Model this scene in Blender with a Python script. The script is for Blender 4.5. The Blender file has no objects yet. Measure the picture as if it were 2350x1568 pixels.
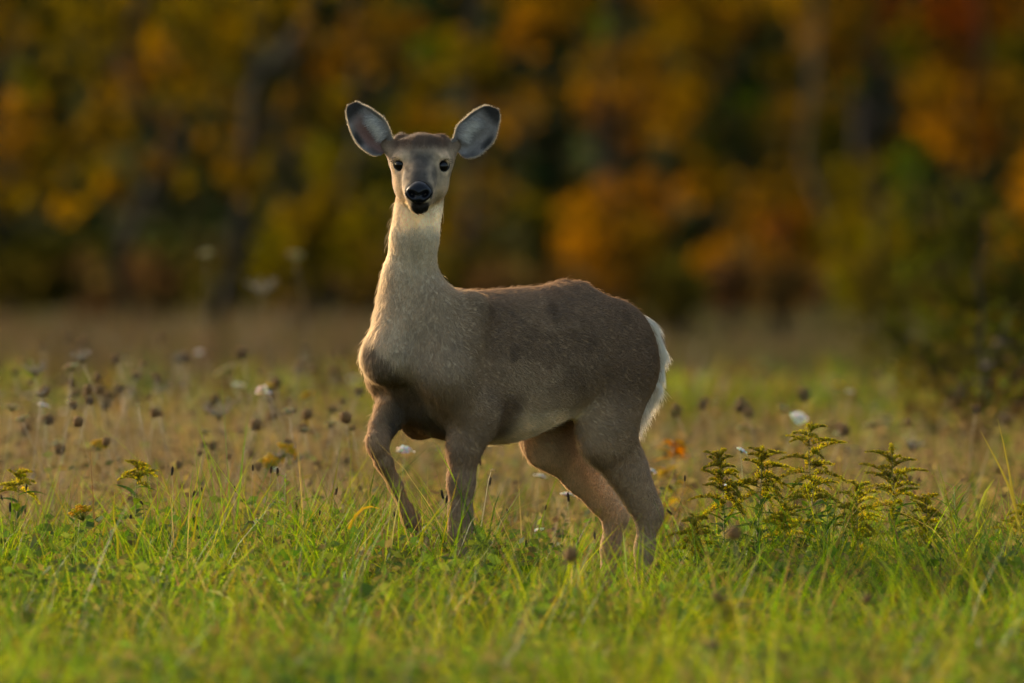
import bpy, math, random
import numpy as np
from mathutils import Vector, Matrix, Euler

random.seed(11)
RNG = np.random.default_rng(7)
SC = bpy.context.scene
COL = SC.collection

# ------------------------------------------------------------------ camera
# telephoto lens from a crouching photographer 30 m from the deer; the deer
# stands at the world origin, the lens looks along +Y, the ground there is z=0
CAM_H, CAM_D, FPX = 1.5, 30.0, 30000.0
cam = bpy.data.cameras.new('camera')
cam.sensor_width = 36.0
cam.lens = 36.0 * FPX / 2350.0
cam.clip_start, cam.clip_end = 1.0, 2000.0
cam.dof.use_dof = True
cam.dof.focus_distance = 29.88
cam.dof.aperture_fstop = cam.lens / 95.0
camo = bpy.data.objects.new('camera', cam)
COL.objects.link(camo)
camo.location = (0, -CAM_D, CAM_H)
camo.rotation_euler = (math.radians(90) - math.atan(784.0 / FPX), 0, 0)
SC.camera = camo

# ------------------------------------------------------------------ light
SUN_EL, SUN_AZ = 14.0, -36.0       # degrees; azimuth from +Y (behind the deer), negative = to the left
W = bpy.data.worlds.new("World")
SC.world = W
W.use_nodes = True
nt = W.node_tree
bg = nt.nodes['Background']
sky = nt.nodes.new('ShaderNodeTexSky')
sky.sky_type = 'NISHITA'
sky.sun_disc = False
sky.sun_elevation = math.radians(SUN_EL)
sky.sun_rotation = math.radians(SUN_AZ)
nt.links.new(sky.outputs[0], bg.inputs[0])
bg.inputs[1].default_value = 0.15
sky.dust_density = 5.0
sky.ozone_density = 0.4
sl = bpy.data.lights.new('sun', 'SUN')
sl.energy = 3.0
sl.angle = math.radians(0.5)
sl.color = (1.0, 0.83, 0.60)
so = bpy.data.objects.new('sun', sl)
COL.objects.link(so)
_e, _a = math.radians(SUN_EL), math.radians(SUN_AZ)
SUN_DIR = Vector((math.cos(_e) * math.sin(_a), math.cos(_e) * math.cos(_a), math.sin(_e)))
so.rotation_euler = SUN_DIR.to_track_quat('Z', 'Y').to_euler()
so.location = SUN_DIR * 60

SC.view_settings.view_transform = 'Standard'
SC.view_settings.look = 'None'
SC.view_settings.exposure = 1.64
SC.view_settings.gamma = 1.0
SC.view_settings.use_curve_mapping = False
SC.render.engine = 'CYCLES'
SC.cycles.use_denoising = True
SC.cycles.max_bounces = 7
SC.cycles.diffuse_bounces = 4
SC.cycles.transmission_bounces = 5
SC.cycles.transparent_max_bounces = 6
SC.cycles.caustics_reflective = False
SC.cycles.caustics_refractive = False

# ------------------------------------------------------------------ helpers
def at(px, py, y):
    """world point seen at pixel (px, py) of a 2350 px wide picture, y metres behind the deer"""
    k = (CAM_D + y) / FPX
    return np.array([(px - 1175.0) * k, y, CAM_H - py * k])

def sm(a, b, x):
    t = np.clip((np.asarray(x, dtype=np.float64) - a) / (b - a), 0, 1)
    return t * t * (3 - 2 * t)

def hash3(ix, iy, iz):
    n = (ix * 374761393 + iy * 668265263 + iz * 2147483647 * 3 + 1274126177) & 0xffffffff
    n = ((n ^ (n >> 13)) * 1274126177) & 0xffffffff
    n = ((n ^ (n >> 16)) * 2246822519) & 0xffffffff
    return ((n ^ (n >> 15)) & 0xffff) / 65535.0

def vnoise(p, f):
    """value noise 0..1 at points p (N,3)"""
    q = p * f + 100.0
    i = np.floor(q).astype(np.int64)
    r = q - i
    r = r * r * (3 - 2 * r)
    out = 0
    for dx in (0, 1):
        for dy in (0, 1):
            for dz in (0, 1):
                w = (r[:, 0] if dx else 1 - r[:, 0]) * (r[:, 1] if dy else 1 - r[:, 1]) * (r[:, 2] if dz else 1 - r[:, 2])
                out = out + w * hash3(i[:, 0] + dx, i[:, 1] + dy, i[:, 2] + dz)
    return out

def fnoise(p, f):
    return 0.55 * vnoise(p, f) + 0.28 * vnoise(p, f * 2.1) + 0.17 * vnoise(p, f * 4.3)

ORD = ['leftmost', 'second from the left', 'third from the left', 'fourth from the left', 'fifth from the left', 'sixth from the left', 'seventh from the left', 'eighth from the left', 'ninth from the left',
       'tenth from the left', 'eleventh from the left', 'twelfth from the left', 'thirteenth from the left', 'fourteenth from the left', 'fifteenth from the left', 'sixteenth from the left', 'rightmost']

def terrain(x, y):
    x = np.asarray(x, dtype=np.float64); y = np.asarray(y, dtype=np.float64)
    t = np.clip((y - 3) / 77.0, 0, 1.55)
    z = -1.25 * t ** 1.2
    z = z + 0.035 * np.sin(x * 0.9 + y * 0.31) * np.sin(y * 0.55 + 1.3) * sm(3, 12, np.abs(y) + np.abs(x) * .6)
    z = z + sm(130, 360, y) * 34 + sm(330, 900, y) * 25          # wooded rise far behind the trees
    return z

def link(o, parent=None):
    COL.objects.link(o)
    if parent is not None:
        o.parent = parent
    return o

def tag(o, label=None, cat=None, group=None, kind=None):
    if label: o['label'] = label
    if cat: o['category'] = cat
    if group: o['group'] = group
    if kind: o['kind'] = kind
    return o

def empty(name, loc, rz=0.0):
    o = bpy.data.objects.new(name, None)
    o.empty_display_size = 0.1
    o.location = loc
    o.rotation_euler = (0, 0, rz)
    return link(o)

def mesh_np(name, verts, loops, starts, totals, colors=None, smooth=True):
    me = bpy.data.meshes.new(name)
    me.vertices.add(len(verts))
    me.vertices.foreach_set('co', np.asarray(verts, dtype=np.float32).ravel())
    me.loops.add(len(loops))
    me.loops.foreach_set('vertex_index', np.asarray(loops, dtype=np.int32))
    me.polygons.add(len(starts))
    me.polygons.foreach_set('loop_start', np.asarray(starts, dtype=np.int32))
    me.polygons.foreach_set('loop_total', np.asarray(totals, dtype=np.int32))
    if smooth:
        me.polygons.foreach_set('use_smooth', np.ones(len(starts), dtype=bool))
    if colors is not None:
        a = me.attributes.new('tint', 'FLOAT_COLOR', 'POINT')
        c = np.ones((len(verts), 4), dtype=np.float32)
        c[:, :3] = colors
        a.data.foreach_set('color', c.ravel())
    me.update(calc_edges=True)
    return me

class MB:
    """collects verts / faces / tints, then builds one mesh"""
    def __init__(s): s.v, s.f, s.c = [], [], []
    def add(s, vs, fs, c):
        n = len(s.v)
        s.v += [tuple(map(float, q)) for q in vs]
        s.f += [tuple(i + n for i in f) for f in fs]
        if np.ndim(c) == 1: s.c += [tuple(c)] * len(vs)
        else: s.c += [tuple(q) for q in c]
    def tube(s, pts, rad, c, n=5, flat=1.0):
        pts = [Vector(p) for p in pts]
        vs, fs, cs = [], [], []
        for i, p in enumerate(pts):
            t = (pts[min(i + 1, len(pts) - 1)] - pts[max(i - 1, 0)]).normalized()
            a = t.cross(Vector((0.13, 0.97, 0.2))).normalized()
            b = t.cross(a)
            r = rad[i] if hasattr(rad, '__len__') else rad
            for k in range(n):
                w = 2 * math.pi * k / n
                vs.append(p + a * (r * math.cos(w)) + b * (r * flat * math.sin(w)))
            if i:
                for k in range(n):
                    fs.append(((i - 1) * n + k, (i - 1) * n + (k + 1) % n, i * n + (k + 1) % n, i * n + k))
        fs.append(tuple(range(n))[::-1]); fs.append(tuple((len(pts) - 1) * n + k for k in range(n)))
        if np.ndim(c) == 2: c = [c[i] for i in range(len(pts)) for k in range(n)]
        s.add(vs, fs, c)
    def blob(s, p, r, c, rings=4, n=6, jit=0.0):
        """small rounded ellipsoid"""
        r = (r, r, r) if not hasattr(r, '__len__') else r
        vs, fs = [(p[0], p[1], p[2] - r[2])], []
        for i in range(1, rings):
            a = math.pi * i / rings
            for k in range(n):
                w = 2 * math.pi * (k + .5 * (i % 2)) / n
                j = 1 + jit * (random.random() - .5)
                vs.append((p[0] + r[0] * j * math.sin(a) * math.cos(w), p[1] + r[1] * j * math.sin(a) * math.sin(w), p[2] - r[2] * math.cos(a) * j))
        vs.append((p[0], p[1], p[2] + r[2]))
        for k in range(n): fs.append((0, 1 + (k + 1) % n, 1 + k))
        for i in range(rings - 2):
            for k in range(n):
                a, b = 1 + i * n + k, 1 + i * n + (k + 1) % n
                fs.append((a, b, b + n, a + n))
        L = len(vs) - 1
        for k in range(n): fs.append((1 + (rings - 2) * n + k, 1 + (rings - 2) * n + (k + 1) % n, L))
        s.add(vs, fs, c)
    def leaf(s, p, d, up, L, w, c, droop=0.2, fold=0.15, segs=4):
        """a folded lanceolate leaf: midrib plus two edges"""
        d = Vector(d).normalized(); up = Vector(up)
        side = d.cross(up).normalized(); nrm = side.cross(d).normalized()
        vs, fs = [], []
        for i in range(segs + 1):
            t = i / segs
            ww = w * (math.sin(math.pi * min(1, t * .93 + .05)) ** .8) * .5
            if i == segs: ww = w * .03
            q = Vector(p) + d * (L * t) - nrm * (droop * L * t * t)
            vs += [q + side * ww + nrm * (fold * ww), q, q - side * ww + nrm * (fold * ww)]
            if i:
                a = (i - 1) * 3
                fs += [(a, a + 1, a + 4, a + 3), (a + 1, a + 2, a + 5, a + 4)]
        s.add(vs, fs, c)
    def mesh(s, name, mat, smooth=True):
        me = bpy.data.meshes.new(name)
        me.from_pydata(s.v, [], s.f)
        a = me.attributes.new('tint', 'FLOAT_COLOR', 'POINT')
        c = np.ones((len(s.v), 4), dtype=np.float32); c[:, :3] = s.c
        a.data.foreach_set('color', c.ravel())
        if smooth: me.polygons.foreach_set('use_smooth', np.ones(len(s.f), dtype=bool))
        me.materials.append(mat)
        return me
    def build(s, name, mat, parent=None, smooth=True):
        return link(bpy.data.objects.new(name, s.mesh(name, mat, smooth)), parent)

# ------------------------------------------------------------------ materials
def newmat(name):
    m = bpy.data.materials.new(name); m.use_nodes = True
    t = m.node_tree; t.nodes.clear()
    out = t.nodes.new('ShaderNodeOutputMaterial')
    return m, t, out

def tint_node(t, noise_scale=None, amt=0.3):
    a = t.nodes.new('ShaderNodeAttribute'); a.attribute_name = 'tint'
    if noise_scale is None: return a.outputs['Color']
    tc = t.nodes.new('ShaderNodeTexCoord')
    n = t.nodes.new('ShaderNodeTexNoise'); n.inputs['Scale'].default_value = noise_scale; n.inputs['Detail'].default_value = 4
    t.links.new(tc.outputs['Object'], n.inputs['Vector'])
    mr = t.nodes.new('ShaderNodeMapRange'); mr.inputs['To Min'].default_value = 1 - amt; mr.inputs['To Max'].default_value = 1 + amt
    mr.inputs['From Min'].default_value = .25; mr.inputs['From Max'].default_value = .75
    t.links.new(n.outputs['Fac'], mr.inputs['Value'])
    mx = t.nodes.new('ShaderNodeVectorMath'); mx.operation = 'SCALE'
    t.links.new(a.outputs['Color'], mx.inputs[0]); t.links.new(mr.outputs['Result'], mx.inputs['Scale'])
    return mx.outputs['Vector']

def leafy(name, transl=0.45, gloss=0.06, rough=0.45, sat=1.1, noise=None, amt=.3):
    """thin plant tissue: diffuse front, light shining through, slight sheen"""
    m, t, out = newmat(name)
    col = tint_node(t, noise, amt)
    d = t.nodes.new('ShaderNodeBsdfDiffuse'); tr = t.nodes.new('ShaderNodeBsdfTranslucent'); g = t.nodes.new('ShaderNodeBsdfGlossy')
    g.inputs['Roughness'].default_value = rough
    hs = t.nodes.new('ShaderNodeHueSaturation'); hs.inputs['Saturation'].default_value = sat; hs.inputs['Value'].default_value = 1.1
    t.links.new(col, d.inputs['Color']); t.links.new(col, hs.inputs['Color']); t.links.new(hs.outputs[0], tr.inputs['Color'])
    m1 = t.nodes.new('ShaderNodeMixShader'); m1.inputs[0].default_value = transl
    t.links.new(d.outputs[0], m1.inputs[1]); t.links.new(tr.outputs[0], m1.inputs[2])
    m2 = t.nodes.new('ShaderNodeMixShader'); m2.inputs[0].default_value = gloss
    t.links.new(m1.outputs[0], m2.inputs[1]); t.links.new(g.outputs[0], m2.inputs[2])
    t.links.new(m2.outputs[0], out.inputs[0])
    return m

def solid(name, rough=0.8, spec=0.2, noise=None, amt=.3, bump=None):
    m, t, out = newmat(name)
    b = t.nodes.new('ShaderNodeBsdfPrincipled')
    t.links.new(tint_node(t, noise, amt), b.inputs['Base Color'])
    b.inputs['Roughness'].default_value = rough
    b.inputs['Specular IOR Level'].default_value = spec
    if bump:
        tc = t.nodes.new('ShaderNodeTexCoord')
        n = t.nodes.new('ShaderNodeTexNoise'); n.inputs['Scale'].default_value = bump; n.inputs['Detail'].default_value = 3
        t.links.new(tc.outputs['Object'], n.inputs['Vector'])
        bp = t.nodes.new('ShaderNodeBump'); bp.inputs['Strength'].default_value = .5; bp.inputs['Distance'].default_value = .004
        t.links.new(n.outputs['Fac'], bp.inputs['Height']); t.links.new(bp.outputs[0], b.inputs['Normal'])
    t.links.new(b.outputs[0], out.inputs[0])
    return m

M_GRASS = leafy('grass_blade', .58, .014, .45, 1.15)
M_LEAF = leafy('herb_leaf', .48, .008, .55, noise=60, amt=.2)
M_TREELEAF = leafy('autumn_leaf', .62, .0, .5, 1.2)
M_FLOWER = leafy('flower_head', .6, .01, .6, noise=200, amt=.35)
M_STEM = solid('plant_stem', .7, .2, 40, .25)
M_SEED = solid('seed_head', .9, .1, 150, .4)
M_BARK = solid('bark', .9, .1, 6, .45, 12)
M_SKIN = solid('deer_coat', .85, .1, 120, .25)

def hair_mat():
    m, t, out = newmat('deer_hair')
    a = t.nodes.new('ShaderNodeAttribute'); a.attribute_name = 'tint'
    d = t.nodes.new('ShaderNodeBsdfDiffuse'); tr = t.nodes.new('ShaderNodeBsdfTranslucent'); g = t.nodes.new('ShaderNodeBsdfGlossy')
    g.inputs['Roughness'].default_value = .45
    t.links.new(a.outputs['Color'], d.inputs['Color']); t.links.new(a.outputs['Color'], tr.inputs['Color'])
    m1 = t.nodes.new('ShaderNodeMixShader'); m1.inputs[0].default_value = .45
    t.links.new(d.outputs[0], m1.inputs[1]); t.links.new(tr.outputs[0], m1.inputs[2])
    m2 = t.nodes.new('ShaderNodeMixShader'); m2.inputs[0].default_value = .04
    t.links.new(m1.outputs[0], m2.inputs[1]); t.links.new(g.outputs[0], m2.inputs[2])
    t.links.new(m2.outputs[0], out.inputs[0])
    return m
M_HAIR = hair_mat()

def wet(name, col, rough=.12, bump=None, spec=.6):
    m, t, out = newmat(name)
    b = t.nodes.new('ShaderNodeBsdfPrincipled')
    b.inputs['Base Color'].default_value = (*col, 1); b.inputs['Roughness'].default_value = rough
    b.inputs['Specular IOR Level'].default_value = spec
    if bump:
        tc = t.nodes.new('ShaderNodeTexCoord')
        n = t.nodes.new('ShaderNodeTexVoronoi'); n.inputs['Scale'].default_value = bump
        t.links.new(tc.outputs['Object'], n.inputs['Vector'])
        bp = t.nodes.new('ShaderNodeBump'); bp.inputs['Strength'].default_value = .35; bp.inputs['Distance'].default_value = .001
        t.links.new(n.outputs['Distance'], bp.inputs['Height']); t.links.new(bp.outputs[0], b.inputs['Normal'])
    t.links.new(b.outputs[0], out.inputs[0])
    return m
M_EYE = wet('wet_eye', (.004, .003, .002), .05, None, .22)
M_NOSE = wet('wet_nose', (.005, .005, .006), .26, 500, .20)
M_LID = wet('eyelid', (.012, .01, .009), .5, None, .3)
# ------------------------------------------------------------------ the deer
YAW_F = np.array([-.743, -.669, 0.0]); YAW_L = np.array([.669, -.743, 0.0])
BODY_O = np.array([.065, 0.0, 0.0])
def B(u, v, z):
    """body frame: u towards the chest, v towards the deer's left, z up"""
    return BODY_O + YAW_F * u + YAW_L * v + np.array([0, 0, z])

class Field:
    """signed distance field on a grid, blended from soft primitives"""
    def __init__(s, lo, hi, h):
        s.lo, s.h = np.array(lo, dtype=np.float64), h
        s.n = np.ceil((np.array(hi) - s.lo) / h).astype(int) + 1
        s.d = np.full(s.n, .08, dtype=np.float32)
    def box(s, lo, hi, pad=.07):
        a = np.clip(np.floor((np.array(lo) - pad - s.lo) / s.h).astype(int), 0, s.n)
        b = np.clip(np.ceil((np.array(hi) + pad - s.lo) / s.h).astype(int) + 1, 0, s.n)
        sl = tuple(slice(i, j) for i, j in zip(a, b))
        ax = [(s.lo[k] + s.h * np.arange(a[k], b[k])).astype(np.float32) for k in range(3)]
        return sl, np.meshgrid(*ax, indexing='ij', sparse=True)
    def join(s, sl, d, k):
        e = s.d[sl]
        h = np.maximum(k - np.abs(e - d), 0) / k
        s.d[sl] = np.minimum(e, d) - h * h * k * .25
    def carve(s, sl, d, k):
        e = s.d[sl]; d = -d
        h = np.maximum(k - np.abs(e - d), 0) / k
        s.d[sl] = np.maximum(e, d) + h * h * k * .25
    def ell(s, c, r, k=.03, ax=None, cut=False):
        """ellipsoid; ax = 3x3 rows of its own axes"""
        c = np.array(c); R = max(r)
        sl, (X, Y, Z) = s.box(c - R, c + R)
        q = [X - c[0], Y - c[1], Z - c[2]]
        if ax is not None:
            q = [q[0] * a[0] + q[1] * a[1] + q[2] * a[2] for a in ax]
        k0 = np.sqrt(sum((q[i] / r[i]) ** 2 for i in range(3)))
        k1 = np.sqrt(sum((q[i] / r[i] ** 2) ** 2 for i in range(3))) + 1e-6
        d = k0 * (k0 - 1) / k1
        (s.carve if cut else s.join)(sl, d, k)
    def cone(s, a, b, ra, rb, k=.02, side=None, sq=1.0):
        """tapered capsule; half width along side is sq times the radius"""
        a, b = np.array(a), np.array(b); R = max(ra, rb) * max(1, sq)
        sl, (X, Y, Z) = s.box(np.minimum(a, b) - R, np.maximum(a, b) + R)
        e = b - a; L2 = float(e @ e) + 1e-9
        t = np.clip(((X - a[0]) * e[0] + (Y - a[1]) * e[1] + (Z - a[2]) * e[2]) / L2, 0, 1)
        q = [X - a[0] - t * e[0], Y - a[1] - t * e[1], Z - a[2] - t * e[2]]
        r = ra + (rb - ra) * t
        n2 = q[0] ** 2 + q[1] ** 2 + q[2] ** 2
        if side is not None:
            w = q[0] * side[0] + q[1] * side[1] + q[2] * side[2]
            n2 = n2 - w * w + (w / sq) ** 2
        s.join(sl, (np.sqrt(n2) - r) * min(1, sq), k)
    def chain(s, pts, rad, k=.02, side=None, sq=1.0):
        for i in range(len(pts) - 1):
            q = sq[i] if hasattr(sq, '__len__') else sq
            s.cone(pts[i], pts[i + 1], rad[i], rad[i + 1], k, side, q)
    def nets(s):
        """surface nets: one vertex per crossed cell"""
        d = s.d; ins = d < 0
        c = ins[:-1, :-1, :-1].astype(np.int8)
        cnt = np.zeros(c.shape, np.int8)
        offs = [(i, j, k) for i in (0, 1) for j in (0, 1) for k in (0, 1)]
        for o in offs:
            cnt += ins[o[0]:o[0] + c.shape[0], o[1]:o[1] + c.shape[1], o[2]:o[2] + c.shape[2]]
        act = (cnt > 0) & (cnt < 8)
        idx = np.argwhere(act)
        ids = np.full(c.shape, -1, np.int32); ids[act] = np.arange(len(idx))
        val = np.stack([d[idx[:, 0] + o[0], idx[:, 1] + o[1], idx[:, 2] + o[2]] for o in offs], 1)
        acc = np.zeros((len(idx), 3)); num = np.zeros(len(idx))
        O = np.array(offs, dtype=np.float64)
        for a in range(8):
            for b in range(a + 1, 8):
                if np.abs(O[a] - O[b]).sum() != 1: continue
                va, vb = val[:, a], val[:, b]
                m = (va < 0) != (vb < 0)
                t = np.where(m, va / np.where(m, va - vb, 1), 0)
                acc += np.where(m[:, None], O[a] + (O[b] - O[a]) * t[:, None], 0); num += m
        V = s.lo + s.h * (idx + acc / num[:, None])
        F = []
        for ax in range(3):
            a, b = [k for k in range(3) if k != ax]
            sl0 = [slice(None)] * 3; sl1 = [slice(None)] * 3
            sl0[ax] = slice(0, -1); sl1[ax] = slice(1, None)
            x = ins[tuple(sl0)] != ins[tuple(sl1)]
            e = np.argwhere(x)
            e = e[(e[:, a] > 0) & (e[:, b] > 0) & (e[:, a] < s.n[a] - 1) & (e[:, b] < s.n[b] - 1)]
            da = np.zeros(3, int); db = np.zeros(3, int); da[a] = 1; db[b] = 1
            q = [ids[tuple((e - o).T)] for o in (np.zeros(3, int), da, da + db, db)]
            q = np.stack(q, 1)
            st = ins[tuple(e.T)]
            if ax == 1: st = ~st
            q[~st] = q[~st][:, ::-1]
            F.append(q)
        F = np.concatenate(F)
        return V, F[(F >= 0).all(1)]

def curve(pts, n=200):
    """Catmull-Rom table through rows (t, a, b, ...)"""
    P = np.array(sorted(pts)); t = np.linspace(P[0, 0], P[-1, 0], n)
    out = np.zeros((n, P.shape[1] - 1))
    for c in range(1, P.shape[1]):
        m = np.gradient(P[:, c], P[:, 0])
        i = np.clip(np.searchsorted(P[:, 0], t, side='right') - 1, 0, len(P) - 2)
        h = P[i + 1, 0] - P[i, 0]; s_ = (t - P[i, 0]) / h
        out[:, c - 1] = ((2 * s_**3 - 3 * s_**2 + 1) * P[i, c] + (s_**3 - 2 * s_**2 + s_) * h * m[i]
                         + (-2 * s_**3 + 3 * s_**2) * P[i + 1, c] + (s_**3 - s_**2) * h * m[i + 1])
    return t, out

F = Field((-.47, -.66, -.03), (.47, .45, 1.27), .0037)

# trunk: top line, belly line, half width along the body
TRUNK = [(-.312, .715, .640, .040), (-.288, .752, .605, .070), (-.25, .784, .575, .100), (-.21, .803, .572, .120),
         (-.17, .818, .575, .131), (-.13, .836, .566, .138), (-.085, .842, .550, .142), (-.03, .842, .531, .145), (.035, .841, .508, .146),
         (.108, .838, .487, .144), (.188, .835, .487, .136), (.27, .840, .494, .126), (.34, .830, .515, .108),
         (.40, .79, .560, .088), (.445, .755, .625, .066), (.475, .73, .665, .042)]
_t, _o = curve(TRUNK)
sl_, (X_, Y_, Z_) = F.box(np.array([-.47, -.45, .44]), np.array([.47, .40, .90]), 0)
u_ = (X_ - BODY_O[0]) * YAW_F[0] + Y_ * YAW_F[1]
v_ = (X_ - BODY_O[0]) * YAW_L[0] + Y_ * YAW_L[1]
uc = np.clip(u_, _t[0], _t[-1])
zt, zb, hw = (np.interp(uc, _t, _o[:, i]) for i in range(3))
cz, hz = (zt + zb) / 2, (zt - zb) / 2
zz = (Z_ - cz) / hz
wide = hw * (1.0 - .12 * np.clip(zz, -1, 1))           # a little slab-sided, narrower along the spine
k0 = (np.abs(v_ / wide) ** 2.2 + np.abs(zz) ** 2.2) ** (1 / 2.2)
d_ = (k0 - 1) * np.minimum(hw, hz)
du = np.abs(u_ - uc)
d_ = np.where(du > 0, np.sqrt(np.maximum(d_, 0) ** 2 + du ** 2) - np.where(d_ < 0, 0, 0), d_)
F.join(sl_, d_.astype(np.float32), .02)
del X_, Y_, Z_, u_, v_, uc, zt, zb, hw, cz, hz, zz, wide, k0, d_, du

S = YAW_L                                               # sideways axis for squashed limbs
for sg in (1, -1):
    # haunch, thigh
    F.ell(B(-.165, .072 * sg, .672), (.112, .073, .136), .035, [YAW_F, YAW_L, np.array([0, 0, 1.])])
    F.cone(B(-.17, .085 * sg, .65), B((-.128 if sg > 0 else -.10), .098 * sg, .525), .084, .056, .03, S, .78)
    # shoulder blade and upper arm
    F.cone(B(.285, .078 * sg, .785), B(.365, .098 * sg, .645), .052, .062, .022, S, .80)
    F.cone(B(.365, .098 * sg, .645), B(.285, .098 * sg, .545), .056, .050, .025, S, .78)
F.ell(B(-.085, .0, .797), (.065, .06, .045), .04, [YAW_F, YAW_L, np.array([0, 0, 1.])])   # hip bump

# hind legs: stifle, gaskin, hock, cannon, fetlock, hoof (near one is the deer's left)
def hind(st, ho, fe, v):
    mid = lambda a, b, t: tuple(a[i] + (b[i] - a[i]) * t for i in range(2))
    P = lambda q, vv=v: B(q[0], vv, q[1])
    m1 = mid(st, ho, .45); m2 = mid(st, ho, .8)
    F.chain([P((st[0] - .008, st[1] + .05)), P(st), P((m1[0] - .008, m1[1])), P(m2), P(ho)], [.070, .064, .042, .028, .0255], .035, S, .68)
    F.cone(P((st[0] - .046, st[1] - .03)), P((ho[0] - .014, ho[1] + .012)), .022, .011, .03, S, .7)       # tendon to the point of the hock
    F.ell(P((ho[0] - .008, ho[1] + .004)), (.022, .019, .030), .02, [YAW_F, YAW_L, np.array([0, 0, 1.])])
    c1 = mid(ho, fe, .35)
    F.chain([P(ho), P(c1), P(mid(ho, fe, .75)), P(fe)], [.027, .0215, .0185, .0215], .02, S, .80)
    F.chain([P(fe), P((fe[0] + .022, fe[1] - .045)), P((fe[0] + .045, .018))], [.022, .017, .018], .01, S, .8)
    for q in (-.011, .011):
        F.cone(P((fe[0] + .022, .022), v + q), P((fe[0] + .062, .010), v + q), .017, .007, .004)
hind((-.122, .500), (-.256, .312), (-.224, .085), .088)
hind((-.105, .490), (-.306, .310), (-.268, .085), -.080)

# standing foreleg (left), knee hidden in the grass
F.chain([B(.275, .090, .56), B(.313, .086, .478), B(.318, .082, .40), B(.318, .08, .33), B(.318, .08, .285)], [.053, .034, .026, .0225, .0245], .03, S, .9)
F.chain([B(.318, .08, .285), B(.315, .08, .235), B(.312, .08, .12), B(.312, .08, .085)], [.027, .020, .0175, .021], .015, S, .85)
F.chain([B(.312, .08, .085), B(.332, .08, .045), B(.35, .08, .018)], [.021, .016, .018], .01)
for q in (-.011, .011):
    F.cone(B(.33, .08 + q, .022), B(.37, .08 + q, .010), .017, .007, .004)
# lifted foreleg (right): forearm forward, cannon folded back
KN = B(.474, -.028, .497)
F.chain([B(.345, -.085, .60), B(.405, -.062, .555), B(.445, -.045, .525), KN], [.050, .031, .0225, .0200], .03)
F.ell(B(.480, -.028, .490), (.0185, .020, .029), .015)
F.chain([KN, B(.458, -.026, .450), B(.418, -.030, .395), B(.378, -.036, .335), B(.364, -.038, .315)], [.0205, .0175, .0145, .0140, .0185], .015)
F.chain([B(.364, -.038, .315), B(.336, -.040, .285), B(.322, -.040, .245)], [.020, .016, .018], .01)
for q in (-.010, .010):
    F.cone(B(.326, -.040 + q, .262), B(.318, -.040 + q, .215), .016, .006, .004)

# neck rising from the chest, turning to the camera at the top
F.chain([B(.335, 0, .735), B(.382, .0, .795), B(.402, .001, .87), B(.412, .030, .965), B(.416, .050, 1.04), B(.405, .052, 1.09)],
        [.098, .070, .0500, .0435, .0405, .044], .05, S, [.98, 1.0, 1.0, 1.0, 1.0])
F.cone(B(.385, -.01, .80), B(.462, .0, .700), .062, .050, .05, S, 1.08)      # breast
F.ell(B(.458, -.012, .678), (.044, .066, .050), .035, [YAW_F, YAW_L, np.array([0, 0, 1.])])
F.cone(B(.375, .060, .80), B(.395, .085, .66), .042, .042, .04)            # lower neck over the near shoulder point
F.cone(B(.375, -.055, .79), B(.405, -.072, .66), .040, .038, .04)
F.ell(B(.462, .020, .562), (.050, .050, .046), .04, [YAW_F, YAW_L, np.array([0, 0, 1.])], True)   # hollow below the breast

# head, turned to the camera
HX = -.2065
H = lambda x, y, z: np.array([HX + x, y, z])
F.ell(H(.003, -.350, 1.131), (.057, .075, .056), .03)                        # cranium
F.ell(H(.003, -.362, 1.162), (.049, .050, .028), .025)                       # brow
F.cone(H(0, -.375, 1.122), H(-.003, -.470, 1.085), .049, .031, .025, np.array([1., 0, 0]), .98)
F.cone(H(-.003, -.455, 1.084), H(-.004, -.508, 1.064), .0335, .0275, .015, np.array([1., 0, 0]), 1.12)   # muzzle
F.cone(H(-.002, -.375, 1.072), H(-.004, -.500, 1.038), .043, .0165, .02)     # lower jaw
F.ell(H(-.004, -.505, 1.036), (.020, .020, .013), .008)                      # chin
for sg in (1, -1):
    F.ell(H(.0460 * sg + .001, -.372, 1.127), (.0225, .036, .025), .02)             # orbit
    F.ell(H(.0405 * sg + .001, -.397, 1.1445), (.020, .022, .009), .012)              # brow ridge
    F.ell(H(.033 * sg, -.370, 1.082), (.028, .05, .034), .025)               # cheek
    F.cone(H(.050 * sg, -.335, 1.150), H(.076 * sg, -.324, 1.167), .027, .0135, .03)   # root of the ear
    F.ell(H(.043 * sg, -.340, 1.176), (.009, .011, .007), .016)              # bump of hair before the ear
    F.ell(H(.0525 * sg + .0015, -.4085, 1.1245), (.0150, .0125, .0135), .006, None, True)     # eye socket
F.cone(H(.03, -.500, 1.0475), H(-.035, -.500, 1.0475), .003, .003, .003) if False else None
V, Q = F.nets()
del F
print('deer', len(V), len(Q))

# light smoothing over the mesh edges
E_ = np.concatenate([Q[:, [0, 1]], Q[:, [1, 2]], Q[:, [2, 3]], Q[:, [3, 0]]])
for it in range(3):
    acc = np.zeros_like(V); cnt = np.zeros(len(V))
    for c in range(3):
        acc[:, c] = np.bincount(E_[:, 0], V[E_[:, 1], c], len(V)) + np.bincount(E_[:, 1], V[E_[:, 0], c], len(V))
    cnt = np.bincount(E_[:, 0], minlength=len(V)) + np.bincount(E_[:, 1], minlength=len(V))
    V = V + .5 * (acc / cnt[:, None] - V)

def vnormals(V, Q):
    n = np.cross(V[Q[:, 2]] - V[Q[:, 0]], V[Q[:, 3]] - V[Q[:, 1]])
    N = np.zeros_like(V)
    for k in range(Q.shape[1]):
        for c in range(3): N[:, c] += np.bincount(Q[:, k], n[:, c], len(V))
    return N / (np.linalg.norm(N, axis=1, keepdims=True) + 1e-12)

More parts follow.
